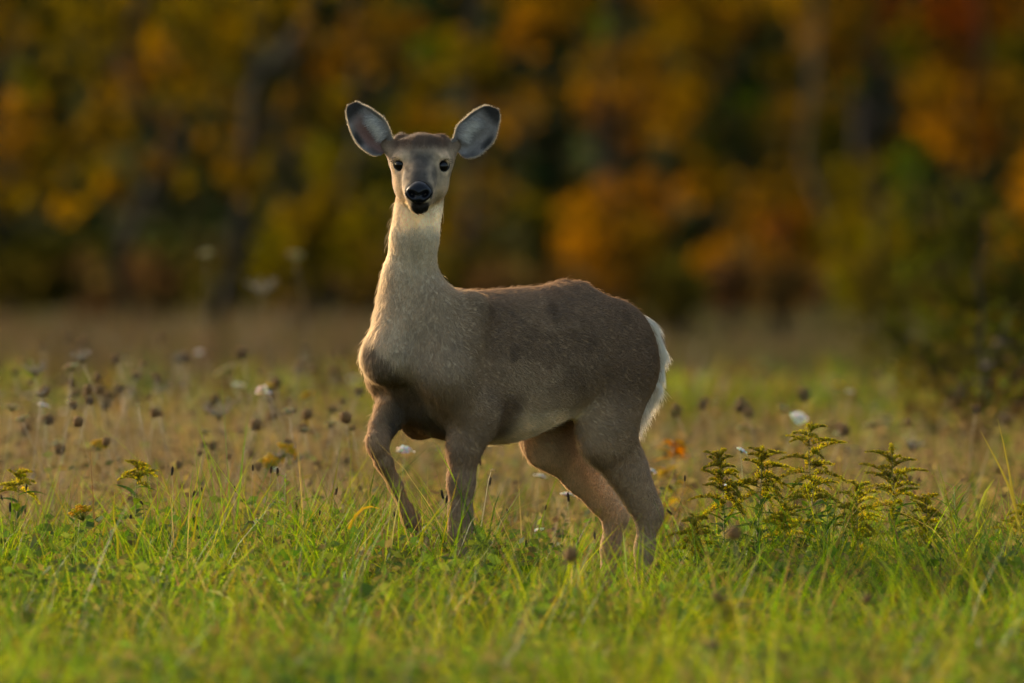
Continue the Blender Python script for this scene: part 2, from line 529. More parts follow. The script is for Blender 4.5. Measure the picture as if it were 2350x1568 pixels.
def bodyuv(p):
    q = p - BODY_O
    return q @ YAW_F, q @ YAW_L, p[:, 2]

def mix(a, b, t):
    return a + (np.asarray(b) - a) * t[:, None]

NOSE_C = H(-.004, -.533, 1.0635)
EYES = [H(-.0430, -.3930, 1.1262), H(.0455, -.3930, 1.1228)]

def coat(p, n):
    """pigment of the autumn coat with painted fold and chest shade and neck light, from place on the body only"""
    u, v, z = bodyuv(p)
    c = np.tile(np.array([.215, .163, .113]), (len(p), 1))
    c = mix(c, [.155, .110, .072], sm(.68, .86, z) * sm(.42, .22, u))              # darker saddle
    c = mix(c, [.120, .080, .050], sm(-.05, -.16, u) * sm(.54, .66, z) * .85)        # brown haunch
    blot = fnoise(p * np.array([1, 1, 1.4]), 9.0)
    c = mix(c, [.31, .25, .18], sm(.70, .54, z) * sm(.28, .18, u) * sm(-.12, -.04, u) * .95)      # paler flank
    c = mix(c, [.105, .068, .042], sm(.05, -.03, u + .12 * (z - .65)) * sm(-.20, -.08, u) * sm(.56, .62, z) * sm(.86, .78, z) * .55)   # shade of the fold before the haunch, painted into the coat
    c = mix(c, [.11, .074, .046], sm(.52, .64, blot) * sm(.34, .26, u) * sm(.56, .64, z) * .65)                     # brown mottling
    c = mix(c, [.10, .066, .042], sm(.288, .268, u + .25 * (z - .75)) * sm(.225, .262, u + .25 * (z - .75)) * sm(.64, .74, z) * .55)   # crease shade behind the shoulder, put into the coat colour
    c = mix(c, [.31, .25, .185], sm(.50, .60, fnoise(p + 5, 13.0)) * sm(.62, .54, z) * sm(.2, .12, u) * sm(-.1, 0, u) * .7)
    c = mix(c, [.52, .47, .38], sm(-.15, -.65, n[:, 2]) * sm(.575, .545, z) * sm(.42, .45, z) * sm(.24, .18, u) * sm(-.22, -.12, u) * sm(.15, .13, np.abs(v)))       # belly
    legs = sm(.52, .44, z)
    c = mix(c, [.26, .195, .135], legs * sm(.15, 0, u))
    c = mix(c, [.44, .38, .30], legs * sm(.3, -.4, (n @ YAW_L) * np.sign(v)) * sm(.1, 0, u) * sm(.24, .32, z))                 # pale inner thigh
    c = mix(c, [.215, .155, .105], legs * sm(.1, .2, u))
    rl = sm(.36, .42, u) * sm(.56, .50, z)                                          # lifted foreleg, rusty front
    c = mix(c, [.25, .18, .12], rl)
    neck = sm(.225, .50, u + .30 * (z - .78) + (fnoise(p, 12.) - .5) * .08) * sm(.60, .66, z)
    c = mix(c, [.365, .325, .26], neck * (.55 + .3 * sm(.70, .86, z)))
    c = mix(c, [.45, .425, .37], neck * sm(.84, .93, z))  # pale neck hair, brightened in colour for skylight on its front
    c = mix(c, [.46, .42, .345], sm(.43, .54, u) * sm(.62, .68, z) * sm(1.0, .9, z))                     # breast
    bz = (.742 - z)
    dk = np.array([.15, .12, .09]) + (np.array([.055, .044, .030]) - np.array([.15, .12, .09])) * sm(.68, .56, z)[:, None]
    c = c + (dk - c) * (sm(.26, .34, u) * sm(.0, .035, bz) * sm(.44, .47, z) * sm(.014, -.012, v + .014 - .92 * bz + (fnoise(p, 35.) - .5) * .03) * np.maximum(sm(-.050, -.026, v) * np.maximum(sm(.455, .435, u), sm(.55, .58, z)), sm(.60, .555, z) * sm(-.13, -.11, v) * sm(.395, .365, u)) * sm(.062, .040, v) * .92)[:, None]             # dark brisket hair, with shade of the chest hollow painted in
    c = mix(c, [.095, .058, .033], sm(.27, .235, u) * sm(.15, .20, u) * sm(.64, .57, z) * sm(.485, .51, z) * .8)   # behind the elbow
    # head
    hx, hy = p[:, 0] - HX, p[:, 1]
    hd = sm(1.025, 1.055, z - .25 * (hy + .38))
    ax = np.abs(hx)
    c = mix(c, [.30, .255, .205], hd)
    c = mix(c, [.10, .064, .038], hd * sm(1.150, 1.172, z + (fnoise(p, 45.) - .5) * .02) * (.35 + .65 * sm(.070, .048, ax)))                         # brown crown
    wob = (fnoise(p, 40.0) - .5) * .02
    c = mix(c, [.37, .325, .265], hd * sm(1.17, 1.145, z) * sm(-.36, -.39, hy))                        # grey face
    c = mix(c, [.062, .058, .055], hd * sm(.038, .006, ax + wob) * sm(1.176, 1.140, z + wob) * sm(1.065, 1.10, z) * .92)   # dark bridge of the nose
    c = mix(c, [.10, .075, .055], hd * sm(.035, .01, ax + wob) * sm(1.163, 1.172, z) * sm(1.19, 1.178, z) * .6)           # darker brow band
    c = mix(c, [.105, .092, .080], hd * sm(.022, .036, ax + wob) * sm(.060, .046, ax) * sm(1.115, 1.098, z) * sm(1.07, 1.085, z) * .7)
    c = mix(c, [.48, .42, .325], hd * sm(.028, .048, ax + wob) * sm(1.13, 1.06, z) * .85)
    for e in EYES:
        r = np.linalg.norm((p - e) * np.array([1, .7, 1]), axis=1)
        c = mix(c, [.52, .46, .36], sm(.028, .0185, r + wob * .3) * (.45 + .5 * sm(.006, .018, np.abs(p[:, 2] - e[2] - .002))))
        c = mix(c, [.05, .04, .032], sm(.0195, .0155, r))
    for sg in (-1, 1):                                                               # pale brow spots, dark streak below the eye
        c = mix(c, [.46, .41, .33], hd * sm(.016, .006, np.hypot(hx - .036 * sg - .001, (z - 1.1455) * 1.5)) * .8)
        c = mix(c, [.09, .08, .07], hd * sm(.010, .003, np.hypot(hx - .030 * sg, (z - 1.108) * .45)) * .7)
    r = np.linalg.norm((p - NOSE_C) * np.array([1, .8, 1.1]), axis=1)
    c = mix(c, [.06, .055, .05], sm(.046, .036, r) * (z > 1.052))                     # dark ring round the nose
    c = mix(c, [.33, .29, .22], hd * sm(-.45, -.48, hy) * sm(.0, .012, hx + .004) * (ax < .026) * sm(1.044, 1.046, z) * sm(1.0525, 1.050, z))   # pale lip
    c = mix(c, [.020, .018, .017], hd * sm(-.470, -.482, hy) * sm(1.046, 1.043, z) * sm(.0215, .017, ax))           # black chin
    # white throat bib
    c = mix(c, [.80, .78, .71], sm(.945, 1.0, z + (fnoise(p, 30.) - .5) * .03) * sm(1.052, 1.03, z) * (hy < -.30) * sm(-.45, -.42, hy) * sm(.06, .035, ax))
    c = mix(c, [.07, .055, .045], sm(.04, .03, z))                                 # hooves
    c = c * np.array([1.50, 1.28, .99])
    c = c * (.84 + .32 * fnoise(p, 28.0))[:, None]
    c = c * (1 + hd * .9 * (fnoise(p + 2, 75.0) - .5))[:, None]
    return c

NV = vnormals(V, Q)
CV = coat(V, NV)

def flow(p, n):
    """which way the coat lies"""
    u, v, z = bodyuv(p)
    f = np.tile(-YAW_F * .9 + np.array([0, 0, -.45]), (len(p), 1))
    f = mix(f, -YAW_F * .25 + np.array([0, 0, -1.]), sm(.30, .40, u))
    f = mix(f, np.array([0, 0, -1.]), sm(.5, .42, z))
    f = mix(f, np.array([0, .0, -1.]) - YAW_F * .1, sm(.84, .92, z))
    hd = sm(1.03, 1.06, z)
    away = p - (NOSE_C + np.array([0, -.03, .0]))
    away /= np.linalg.norm(away, axis=1, keepdims=True)
    f = f + (away + np.array([0, .4, 0]) - f) * hd[:, None]
    f = f + (np.stack([vnoise(p, 12), vnoise(p + 9, 12), vnoise(p + 17, 12)], 1) - .5) * .55
    t = f - n * np.sum(f * n, 1, keepdims=True)
    return t / (np.linalg.norm(t, axis=1, keepdims=True) + 1e-9)

def sample(V, Q, N, C, count, weight=None):
    T = np.concatenate([Q[:, [0, 1, 2]], Q[:, [0, 2, 3]]]) if Q.shape[1] == 4 else Q
    a = np.linalg.norm(np.cross(V[T[:, 1]] - V[T[:, 0]], V[T[:, 2]] - V[T[:, 0]]), axis=1)
    if weight is not None: a = a * weight[T].mean(1)
    i = RNG.choice(len(T), count, p=a / a.sum())
    r = RNG.random((count, 2)); m = r.sum(1) > 1; r[m] = 1 - r[m]
    w = np.stack([1 - r.sum(1), r[:, 0], r[:, 1]], 1)
    g = lambda A: (A[T[i]] * w[:, :, None]).sum(1)
    nn = g(N)
    return g(V), nn / np.linalg.norm(nn, axis=1, keepdims=True), g(C)

def hair_object(name, P, N, T, L, col, lift, rad, parent, tip=1.25, gravity=0.0):
    """a coat of hair strands, four points each"""
    n = len(P)
    c = bpy.data.hair_curves.new(name)
    c.add_curves([4] * n)
    s = np.array([0, .33, .68, 1.0])
    lift = np.broadcast_to(lift, (n,))[:, None]; L = np.broadcast_to(L, (n,))[:, None]
    pts = np.zeros((n, 4, 3))
    for k, t in enumerate(s):
        a = lift * (1 - .55 * t)
        d = N * np.sin(a) + T * np.cos(a)
        pts[:, k] = P + d * L * t + np.array([0, 0, -gravity]) * L * t * t
    pts[:, 0] -= N * .001
    c.position_data.foreach_set('vector', pts.astype(np.float32).ravel())
    ra = c.attributes.get('radius') or c.attributes.new('radius', 'FLOAT', 'POINT')
    ra.data.foreach_set('value', (np.broadcast_to(rad, (n,))[:, None] * np.array([1, .9, .65, .12])).astype(np.float32).ravel())
    ca = c.attributes.new('tint', 'FLOAT_COLOR', 'POINT')
    cc = np.ones((n, 4, 4), dtype=np.float32)
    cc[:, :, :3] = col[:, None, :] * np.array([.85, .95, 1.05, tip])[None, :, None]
    ca.data.foreach_set('color', cc.ravel())
    c.materials.append(M_HAIR)
    o = bpy.data.objects.new(name, c)
    link(o, parent)
    o['kind'] = 'stuff'
    return o

deer = tag(empty('deer', (0, 0, 0)), 'young grey-brown doe standing in the meadow with one foreleg lifted, looking at the camera', 'deer')
n4 = len(Q)
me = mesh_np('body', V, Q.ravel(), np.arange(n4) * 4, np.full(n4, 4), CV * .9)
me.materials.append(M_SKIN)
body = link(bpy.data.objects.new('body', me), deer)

# coat of the body: short on the face and legs, longer on the rump and breast
uV, vV, zV = bodyuv(V)
hdV = sm(1.03, 1.07, zV)
wgt = 1 + 3.0 * hdV
wgt[zV < .05] = 0
wgt *= 1 - .65 * sm(.30, .22, zV)
for e in EYES: wgt[np.linalg.norm((V - e) * np.array([1, .7, 1]), axis=1) < .0176] = 0
wgt[np.linalg.norm((V - NOSE_C) * np.array([.75, .62, 1.0]), axis=1) < .0265] = 0
P, N, C = sample(V, Q, NV, CV, 300000, wgt)
u, v, z = bodyuv(P)
hd = sm(1.03, 1.06, z)
L = .0100 * np.ones(len(P))
L = L + .006 * sm(-.2, -.32, u) * sm(.5, .6, z)
L = L + .004 * sm(.45, .53, u) * sm(.62, .68, z)
L = L * (1 - .46 * sm(.48, .38, z))
L = L * (1 - .25 * sm(.80, .95, z) * sm(.2, .3, u))
L = L * (1 - hd) + hd * (.0048 + .012 * sm(1.158, 1.178, z))
tuft = np.zeros(len(P))
for sg in (1, -1):
    tuft = np.maximum(tuft, sm(.022, .012, np.linalg.norm(P - H(.044 * sg, -.338, 1.188), axis=1)))
L = L + .004 * tuft
clump = vnoise(P, 60)
L *= .65 + .5 * RNG.random(len(P)) + .25 * clump
T = flow(P, N) + RNG.normal(0, .08, (len(P), 3))
T /= np.linalg.norm(T, axis=1, keepdims=True)
lift = .16 + .14 * RNG.random(len(P)) + .18 * sm(.62, .8, clump) + .45 * tuft
wsp = np.zeros(len(P))                                            # ruffled wisps on back and flank
for wu, wz, wv in ((-.06, .84, 0), (-.10, .845, .02), (.0, .83, .03), (.06, .78, .12), (.02, .75, .13), (-.03, .72, .14), (.05, .80, .1), (-.2, .81, .03), (.20, .70, .14), (-.15, .78, .10), (.12, .76, .13), (-.02, .77, .13)):
    dd = np.abs(u - wu + .5 * (z - wz)) / .010 + np.abs(z - wz) / .022 + np.abs(v - wv) / .06
    wsp = np.maximum(wsp, sm(1.6, .7, dd))
lift = lift + .55 * wsp + .16 * sm(.5, .42, z); L = L * (1 + .55 * wsp)
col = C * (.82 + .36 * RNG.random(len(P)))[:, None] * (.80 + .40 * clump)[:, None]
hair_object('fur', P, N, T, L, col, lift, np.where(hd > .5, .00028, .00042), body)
# loose longer guard hairs along the outline
k = RNG.choice(len(P), 9000, replace=False); k = k[(hd[k] < .3) & (z[k] > .35) & ((z[k] < .88) | (RNG.random(len(k)) < .25))]
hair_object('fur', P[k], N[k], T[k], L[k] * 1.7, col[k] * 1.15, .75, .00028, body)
# a few whiskers and long throat hairs
k = np.nonzero((z > .95) & (z < 1.05) & (np.abs(P[:, 0] - HX) > .045) & (P[:, 1] < -.25))[0]
k = RNG.choice(k, 30, replace=False)
hair_object('fur', P[k], N[k], T[k], .022 * (.5 + RNG.random(30)), col[k] * 1.3, .7, .00016, body)

# ---- eyes
def uvsphere(name, c, r, mat, parent, seg=24, rings=14, sc=(1, 1, 1)):
    m = MB(); m.blob((0, 0, 0), (r * sc[0], r * sc[1], r * sc[2]), (.5, .5, .5), rings, seg)
    o = m.build(name, mat, parent); o.location = c
    return o
for e, sg in zip(EYES, (-1, 1)):
    eye = uvsphere('eye', e, .0172, M_EYE, deer, sc=(1, 1, .98))
    # eyelid rims hugging the ball
    axis = Vector((sg * .50, -.86, .05)).normalized()
    a = axis.cross(Vector((0, 0, 1))).normalized(); b = axis.cross(a)
    m = MB(); pts = []
    for i in range(19):
        w = 2 * math.pi * i / 18
        q = a * (.0158 * math.cos(w)) + b * (.0128 * math.sin(w)) + b * (.003 * math.cos(w) * (-1 if a.x * sg > 0 else 1))
        pts.append(q + axis * .0104)
    m.tube(pts, .0019, (.02, .02, .02), 6)
    m.build('eyelid', M_LID, eye)
    m = MB()
    for i in range(9):                                                # lashes along the upper lid
        w = math.pi * (.1 + .8 * i / 8)
        q = a * (.0148 * math.cos(w)) - b * (.0128 * math.sin(w)) * (1 if (b.z < 0) else -1) + axis * .0105
        m.tube([q, q + axis * .006 + Vector((sg * .004, 0, .0035)), q + axis * .009 + Vector((sg * .009, 0, .004))], [.0007, .0006, .0002], (.02, .02, .02), 4)
    m.build('eyelashes', M_LID, eye)

# ---- nose pad with nostrils
def nose_mesh():
    nu, nv = 48, 32
    vs, fs = [], []
    for j in range(nv + 1):
        ph = math.pi * j / nv
        for i in range(nu):
            th = 2 * math.pi * i / nu
            x, y, z = math.sin(ph) * math.cos(th), math.sin(ph) * math.sin(th), math.cos(ph)
            w = 1 - .20 * max(0, z) - .34 * max(0, -z) ** 1.5
            px, pz, py = x * .0315 * w, z * .0265, y * .024
            # nostrils: comma-shaped hollows at both sides of the front
            for s in (1, -1):
                dx, dz = (px - s * .0145) / .0085, (pz + .0040 - .3 * (abs(px) - .015)) / .0068
                if y < 0: py += .019 * math.exp(-(dx * dx + dz * dz) * 1.1)
            if y < 0: py += .0035 * math.exp(-(px / .0018) ** 2) * (1 if pz < -.002 else .0)   # philtrum
            py += .0 if y < 0 else -.006
            py += pz * .28
            vs.append((px, py, pz))
    for j in range(nv):
        for i in range(nu):
            fs.append((j * nu + i, j * nu + (i + 1) % nu, (j + 1) * nu + (i + 1) % nu, (j + 1) * nu + i))
    m = MB(); m.add(vs, fs, (.02, .02, .02)); return m
nose = nose_mesh().build('nose', M_NOSE, deer); nose.location = NOSE_C + np.array([0, .006, .0025])

# ---- ears: cupped shells; outline given by how far the two edges stand off the midline
def make_ear(base, tip, facing, lo_edge, hi_edge, cup, sgn, pink):
    base, tip = np.array(base), np.array(tip)
    d = tip - base; Lr = np.linalg.norm(d); d /= Lr
    f = np.array(facing, dtype=float); f -= d * (f @ d); f /= np.linalg.norm(f)
    sd = np.cross(d, f) * sgn                                          # towards the upper, inner edge
    ns, nq = 44, 28
    tl, el = curve(lo_edge, 240); th, eh = curve(hi_edge, 240)
    for e_ in (el, eh):
        for _ in range(60): e_[1:-1] = .25 * e_[:-2] + .5 * e_[1:-1] + .25 * e_[2:]
    el, eh = np.maximum(el, .001), np.maximum(eh, .001)
    vs, cs, ns_, inner = [], [], [], []
    grid = np.zeros((2, ns + 1, nq + 1, 3)); colr = np.zeros((2, ns + 1, nq + 1, 3))
    for i in range(ns + 1):
        s = i / ns
        a, b = np.interp(s, tl, el[:, 0]), np.interp(s, th, eh[:, 0])
        for j in range(nq + 1):
            q = j / nq
            off = -a + (a + b) * q
            hw = (a + b) / 2; e = (2 * q - 1)
            dep = -cup * hw * (1 - abs(e) ** 2.0) * (1.15 - .5 * s) - .004 * math.sin(3 * q + 4 * s)
            p0 = base + d * (Lr * s) + sd * off + f * dep
            th_ = .0032 * (1 - .75 * max(abs(e) ** 6, s ** 10))
            grid[0, i, j] = p0
            grid[1, i, j] = p0 - f * th_ * 1.6 - sd * 0
            # pigment of the inner face
            edge = max(abs(e) ** 3, sm(.80, .95, s))
            rim = float(sm(.945, .995, abs(e)))
            c = np.array([.37, .33, .29])
            if pink: c = c + (np.array([.34, .20, .16]) - c) * float(sm(.75, .25, abs(e + .2)) * sm(.95, .5, s))
            c = c + (np.array([.86, .82, .73]) - c) * float(sm(.12, .2, s) * sm(.66, .5, s) * sm(.22, .45, e) * sm(.95, .78, e))
            dk = max(float(sm(.70, .86, s)), float(sm(-.45, -.8, e) * sm(.25, .4, s) * sm(.72, .5, s)), float(sm(-.3, -.7, e) * sm(.35, .12, s)) * .6,
                     float(sm(.78, .9, e) * sm(.3, .5, s)) * .7)
            c = c + (np.array([.035, .030, .024]) - c) * dk * .92
            c = c + (np.array([.42, .36, .27]) - c) * max(rim, float(sm(.985, .998, s)))
            colr[0, i, j] = c
            colr[1, i, j] = np.array([.16, .115, .075]) + (np.array([.30, .25, .18]) - np.array([.16, .115, .075])) * rim
    W_ = nq + 1
    idx = lambda l, i, j: l * (ns + 1) * W_ + i * W_ + j
    fs = []
    for i in range(ns):
        for j in range(nq):
            fs.append((idx(0, i, j), idx(0, i, j + 1), idx(0, i + 1, j + 1), idx(0, i + 1, j)))
            fs.append((idx(1, i, j), idx(1, i + 1, j), idx(1, i + 1, j + 1), idx(1, i, j + 1)))
        for j in (0, nq):
            a = (idx(0, i, j), idx(0, i + 1, j), idx(1, i + 1, j), idx(1, i, j))
            fs.append(a if j == 0 else a[::-1])
    for j in range(nq):
        for i in (0, ns):
            a = (idx(0, i, j), idx(1, i, j), idx(1, i, j + 1), idx(0, i, j + 1))
            fs.append(a if i == 0 else a[::-1])
    Vv = grid.reshape(-1, 3); Cc = colr.reshape(-1, 3)
    fs = np.array(fs)
    if sgn < 0: fs = fs[:, ::-1]
    me = mesh_np('ear', Vv, fs.ravel(), np.arange(len(fs)) * 4, np.full(len(fs), 4), Cc)
    me.materials.append(M_SKIN)
    ear = link(bpy.data.objects.new('ear', me), deer)
    Nn = vnormals(Vv, fs)
    # short velvet on both faces, longer pale hairs inside and a fringe round the rim
    P, N, C = sample(Vv, fs, Nn, Cc, 16000)
    T = np.tile(d, (len(P), 1)) + RNG.normal(0, .35, (len(P), 3))
    T -= N * np.sum(T * N, 1, keepdims=True); T /= np.linalg.norm(T, axis=1, keepdims=True)
    hair_object('fur', P, N, T, .0035 + .0025 * RNG.random(len(P)), C * (.75 + .5 * RNG.random(len(P)))[:, None], .35, .00026, ear)
    bright = C.mean(1) > .42
    k = np.nonzero(bright & (N @ f > .1))[0]
    T2 = np.tile(-sd * .8 + d * .5, (len(k), 1)) + RNG.normal(0, .3, (len(k), 3)); T2 /= np.linalg.norm(T2, axis=1, keepdims=True)
    hair_object('fur', P[k], N[k], T2, .012 + .010 * RNG.random(len(k)), C[k] * (.7 + .5 * RNG.random(len(k)))[:, None], .5, .0003, ear)
    rp, rt = [], []
    for i in range(2, ns + 1):
        for j in ((0, nq) if i < ns else ()):
            out = (sd if j == nq else -sd) if i < ns else d
            for r in range(14 if i < ns - 1 else 2):
                rp.append(grid[0, i, j] + RNG.normal(0, .0012, 3)); rt.append(out + d * .5 + RNG.normal(0, .3, 3))
    rp, rt = np.array(rp), np.array(rt); rt /= np.linalg.norm(rt, axis=1, keepdims=True)
    hair_object('fur', rp, np.tile(f, (len(rp), 1)), rt, .0020 + .0022 * RNG.random(len(rp)),
                np.tile([.46, .40, .30], (len(rp), 1)) * (.7 + .6 * RNG.random(len(rp)))[:, None], .1, .00024, ear)
    return ear
yE = -.345
def ear_outline(base, tip, lower, upper):
    """outline points in picture pixels -> distance of each edge from the ear's midline"""
    base, tip = np.array(base, float), np.array(tip, float)
    d = tip - base; L = np.hypot(*d); d /= L; n_ = np.array([-d[1], d[0]])
    out = []
    for pts in (lower, upper):
        r = []
        for q in pts:
            q = np.array(q) - base
            r.append((float(q @ d) / L, abs(float(q @ n_)) * (CAM_D + yE) / FPX))
        r.sort()
        if r[0][0] > 0: r.insert(0, (0.0, r[0][1] * .9))
        r = [q for q in r if -.15 < q[0] < .995] + [(1.0, .0015)]
        out.append(r)
    return out
bl, tl_ = (893, 338), (799, 243)
lo, hi = ear_outline(bl, tl_, [(871, 357), (842, 348), (820, 328), (804, 295), (797, 268), (795.5, 252)], [(902, 320), (891, 292), (883, 276), (866, 261), (829, 240), (811, 236)])
make_ear(at(*bl, yE), at(*tl_, yE + .01), (.10, -1, .05), lo, hi, .62, 1, True)
br, tr2 = (1046, 342), (1143, 252)
lo, hi = ear_outline(br, tr2, [(1066, 364), (1086, 362), (1110, 347), (1135, 317), (1143.5, 285), (1146.5, 266)], [(1040, 318), (1048, 292), (1068, 272), (1098, 250), (1125, 244), (1139, 246)])
make_ear(at(*br, yE), at(*tr2, yE + .01), (-.10, -1, .05), lo, hi, .62, -1, False)

# ---- tail: brown above, long white fringe
tp = [B(-.285, 0, .775), B(-.320, .0, .757), B(-.345, .004, .715), B(-.355, .004, .655), B(-.322, .0, .59), B(-.285, .0, .530)]
tr_ = [.009, .010, .010, .009, .008, .004]
tt = np.linspace(0, 1, len(tp)); ts = np.linspace(0, 1, 26)
tpp = np.stack([np.interp(ts, tt, np.array(tp)[:, c]) for c in range(3)], 1)
for it in range(4): tpp[1:-1] = .25 * tpp[:-2] + .5 * tpp[1:-1] + .25 * tpp[2:]
trr = np.interp(ts, tt, tr_)
tv, tf = [], []
for i in range(26):
    t = tpp[min(i + 1, 25)] - tpp[max(i - 1, 0)]; t /= np.linalg.norm(t)
    a = YAW_L; b = np.cross(t, a); b /= np.linalg.norm(b)
    for k in range(16):
        w = 2 * math.pi * k / 16
        tv.append(tpp[i] + a * trr[i] * 1.25 * math.cos(w) + b * trr[i] * .8 * math.sin(w))
    if i:
        for k in range(16): tf.append(((i - 1) * 16 + k, (i - 1) * 16 + (k + 1) % 16, i * 16 + (k + 1) % 16, i * 16 + k))
tv, tf = np.array(tv), np.array(tf)
tn = vnormals(tv, tf)
cen = np.repeat(tpp, 16, 0)
if np.mean(np.sum(tn * (tv - cen), 1)) < 0: tf = tf[:, ::-1]; tn = -tn
back = (tn @ YAW_F)
tc_ = np.tile(np.array([.82, .75, .61]), (len(tv), 1))
side_ = np.abs((tv - cen) @ YAW_L) / np.repeat(trr * 1.25, 16)
tc_ = mix(tc_, [.15, .10, .065], sm(-.2, -.7, back) * sm(.8, .4, side_) * .9)
me = mesh_np('tail', tv, tf.ravel(), np.arange(len(tf)) * 4, np.full(len(tf), 4), tc_)
me.materials.append(M_SKIN)
tail = link(bpy.data.objects.new('tail', me), deer)
P, N, C = sample(tv, tf, tn, tc_, 17000)
cl_ = np.stack([vnoise(P, 75), vnoise(P + 7, 75), vnoise(P + 13, 75)], 1) - .5
T = np.tile(np.array([0, 0, -1.]), (len(P), 1)) + (-YAW_F * .30) + RNG.normal(0, .10, (len(P), 3)) + cl_ * 1.1
T -= N * np.sum(T * N, 1, keepdims=True) * .8; T /= np.linalg.norm(T, axis=1, keepdims=True)
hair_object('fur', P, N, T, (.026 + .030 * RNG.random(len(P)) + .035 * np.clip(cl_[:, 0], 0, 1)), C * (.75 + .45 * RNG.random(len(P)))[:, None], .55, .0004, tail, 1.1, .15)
# ------------------------------------------------------------------ ground
def axis_pts(lo, hi, core_lo, core_hi, fine, grow):
    p = list(np.arange(core_lo, core_hi + 1e-6, fine))
    q, st = core_hi, fine
    while q < hi: st *= grow; q += st; p.append(min(q, hi))
    q, st = core_lo, fine
    while q > lo: st *= grow; q -= st; p.insert(0, max(q, lo))
    return np.array(p)
gx = axis_pts(-600, 600, -14, 14, .5, 1.18)
gy = axis_pts(-60, 900, -32, 110, .5, 1.15)
GX, GY = np.meshgrid(gx, gy, indexing='ij')
GZ = terrain(GX, GY)
gv = np.stack([GX.ravel(), GY.ravel(), GZ.ravel()], 1)
nx_, ny_ = len(gx), len(gy)
I, J = np.meshgrid(np.arange(nx_ - 1), np.arange(ny_ - 1), indexing='ij')
b0 = (I * ny_ + J).ravel()
gq = np.stack([b0, b0 + ny_, b0 + ny_ + 1, b0 + 1], 1)
gme = mesh_np('ground', gv, gq.ravel(), np.arange(len(gq)) * 4, np.full(len(gq), 4))
def ground_mat():
    m, t, out = newmat('meadow_soil')
    tc = t.nodes.new('ShaderNodeTexCoord')
    n = t.nodes.new('ShaderNodeTexNoise'); n.inputs['Scale'].default_value = .35; n.inputs['Detail'].default_value = 8
    t.links.new(tc.outputs['Object'], n.inputs['Vector'])
    r = t.nodes.new('ShaderNodeValToRGB')
    r.color_ramp.elements[0].position = .3; r.color_ramp.elements[0].color = (.030, .029, .008, 1)
    r.color_ramp.elements[1].position = .7; r.color_ramp.elements[1].color = (.055, .044, .018, 1)
    t.links.new(n.outputs['Fac'], r.inputs['Fac'])
    d = t.nodes.new('ShaderNodeBsdfDiffuse'); t.links.new(r.outputs[0], d.inputs['Color']); t.links.new(d.outputs[0], out.inputs[0])
    return m
gme.materials.append(ground_mat())
ground = link(bpy.data.objects.new('ground', gme)); ground['kind'] = 'structure'

# ------------------------------------------------------------------ grass
def blades(x, y, h, w, lean, az, col, segs=3, droop=1.0, face=None):
    """thin curved blades -> verts, loops, starts, totals, colours"""
    n = len(x)
    z = terrain(x, y) - .01
    dx, dy = np.cos(az), np.sin(az)
    fz = RNG.random(n) * 2 * np.pi if face is None else face
    sx, sy = np.cos(fz), np.sin(fz)
    L = segs + 1
    nvb = segs * 2 + 1
    Vv = np.zeros((n, nvb, 3), dtype=np.float32); Cc = np.zeros((n, nvb, 3), dtype=np.float32)
    for k in range(L):
        t = k / segs
        bend = lean * h * t ** 1.8
        px = x + dx * bend; py = y + dy * bend
        pz = z + h * (t - droop * .45 * np.minimum(lean, 1.4) ** 2 * t ** 2.4)
        ww = w * (1 - t ** 1.6) * .5 * (.75 + .5 * t)
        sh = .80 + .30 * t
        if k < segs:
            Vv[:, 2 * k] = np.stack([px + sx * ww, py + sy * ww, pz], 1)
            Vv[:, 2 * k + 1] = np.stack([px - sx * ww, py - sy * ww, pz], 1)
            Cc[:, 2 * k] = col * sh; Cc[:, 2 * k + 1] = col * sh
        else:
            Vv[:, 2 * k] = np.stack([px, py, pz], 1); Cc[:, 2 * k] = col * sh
    lo = []
    for k in range(segs - 1): lo += [2 * k, 2 * k + 1, 2 * k + 3, 2 * k + 2]
    lo += [2 * segs - 2, 2 * segs - 1, 2 * segs]
    tot = [4] * (segs - 1) + [3]
    base = (np.arange(n) * nvb)[:, None]
    loops = (base + np.array(lo)[None, :]).ravel()
    st = np.concatenate([[0], np.cumsum(tot)[:-1]])
    starts = (np.arange(n)[:, None] * len(lo) + st[None, :]).ravel()
    totals = np.tile(tot, n)
    return Vv.reshape(-1, 3), loops, starts, totals, Cc.reshape(-1, 3)

def grass_object(name, parts, mat=None):
    vo = lo_ = 0; A = [[], [], [], [], []]
    for V_, l_, s_, t_, c_ in parts:
        A[0].append(V_); A[1].append(l_ + vo); A[2].append(s_ + lo_); A[3].append(t_); A[4].append(c_)
        vo += len(V_); lo_ += len(l_)
    me = mesh_np(name, *[np.concatenate(a) for a in A])
    me.materials.append(mat or M_GRASS)
    o = link(bpy.data.objects.new(name, me)); o['kind'] = 'stuff'
    return o

def half_width(y):                       # half the width of what the lens sees at depth y
    return 1.175 * (CAM_D + y) / CAM_D

def scatter(n, y0, y1, wide, extra=.1, outside=False, lim=6.0):
    """points between depths y0 and y1, inside (or outside) the lens' wedge times wide"""
    y = y0 + (y1 - y0) * RNG.random(n)
    hwid = half_width(y) * wide + extra
    if not outside: x = (RNG.random(n) * 2 - 1) * hwid
    else:
        x = hwid + (lim - hwid) * RNG.random(n); x *= np.where(RNG.random(n) < .5, -1, 1)
    return x, y

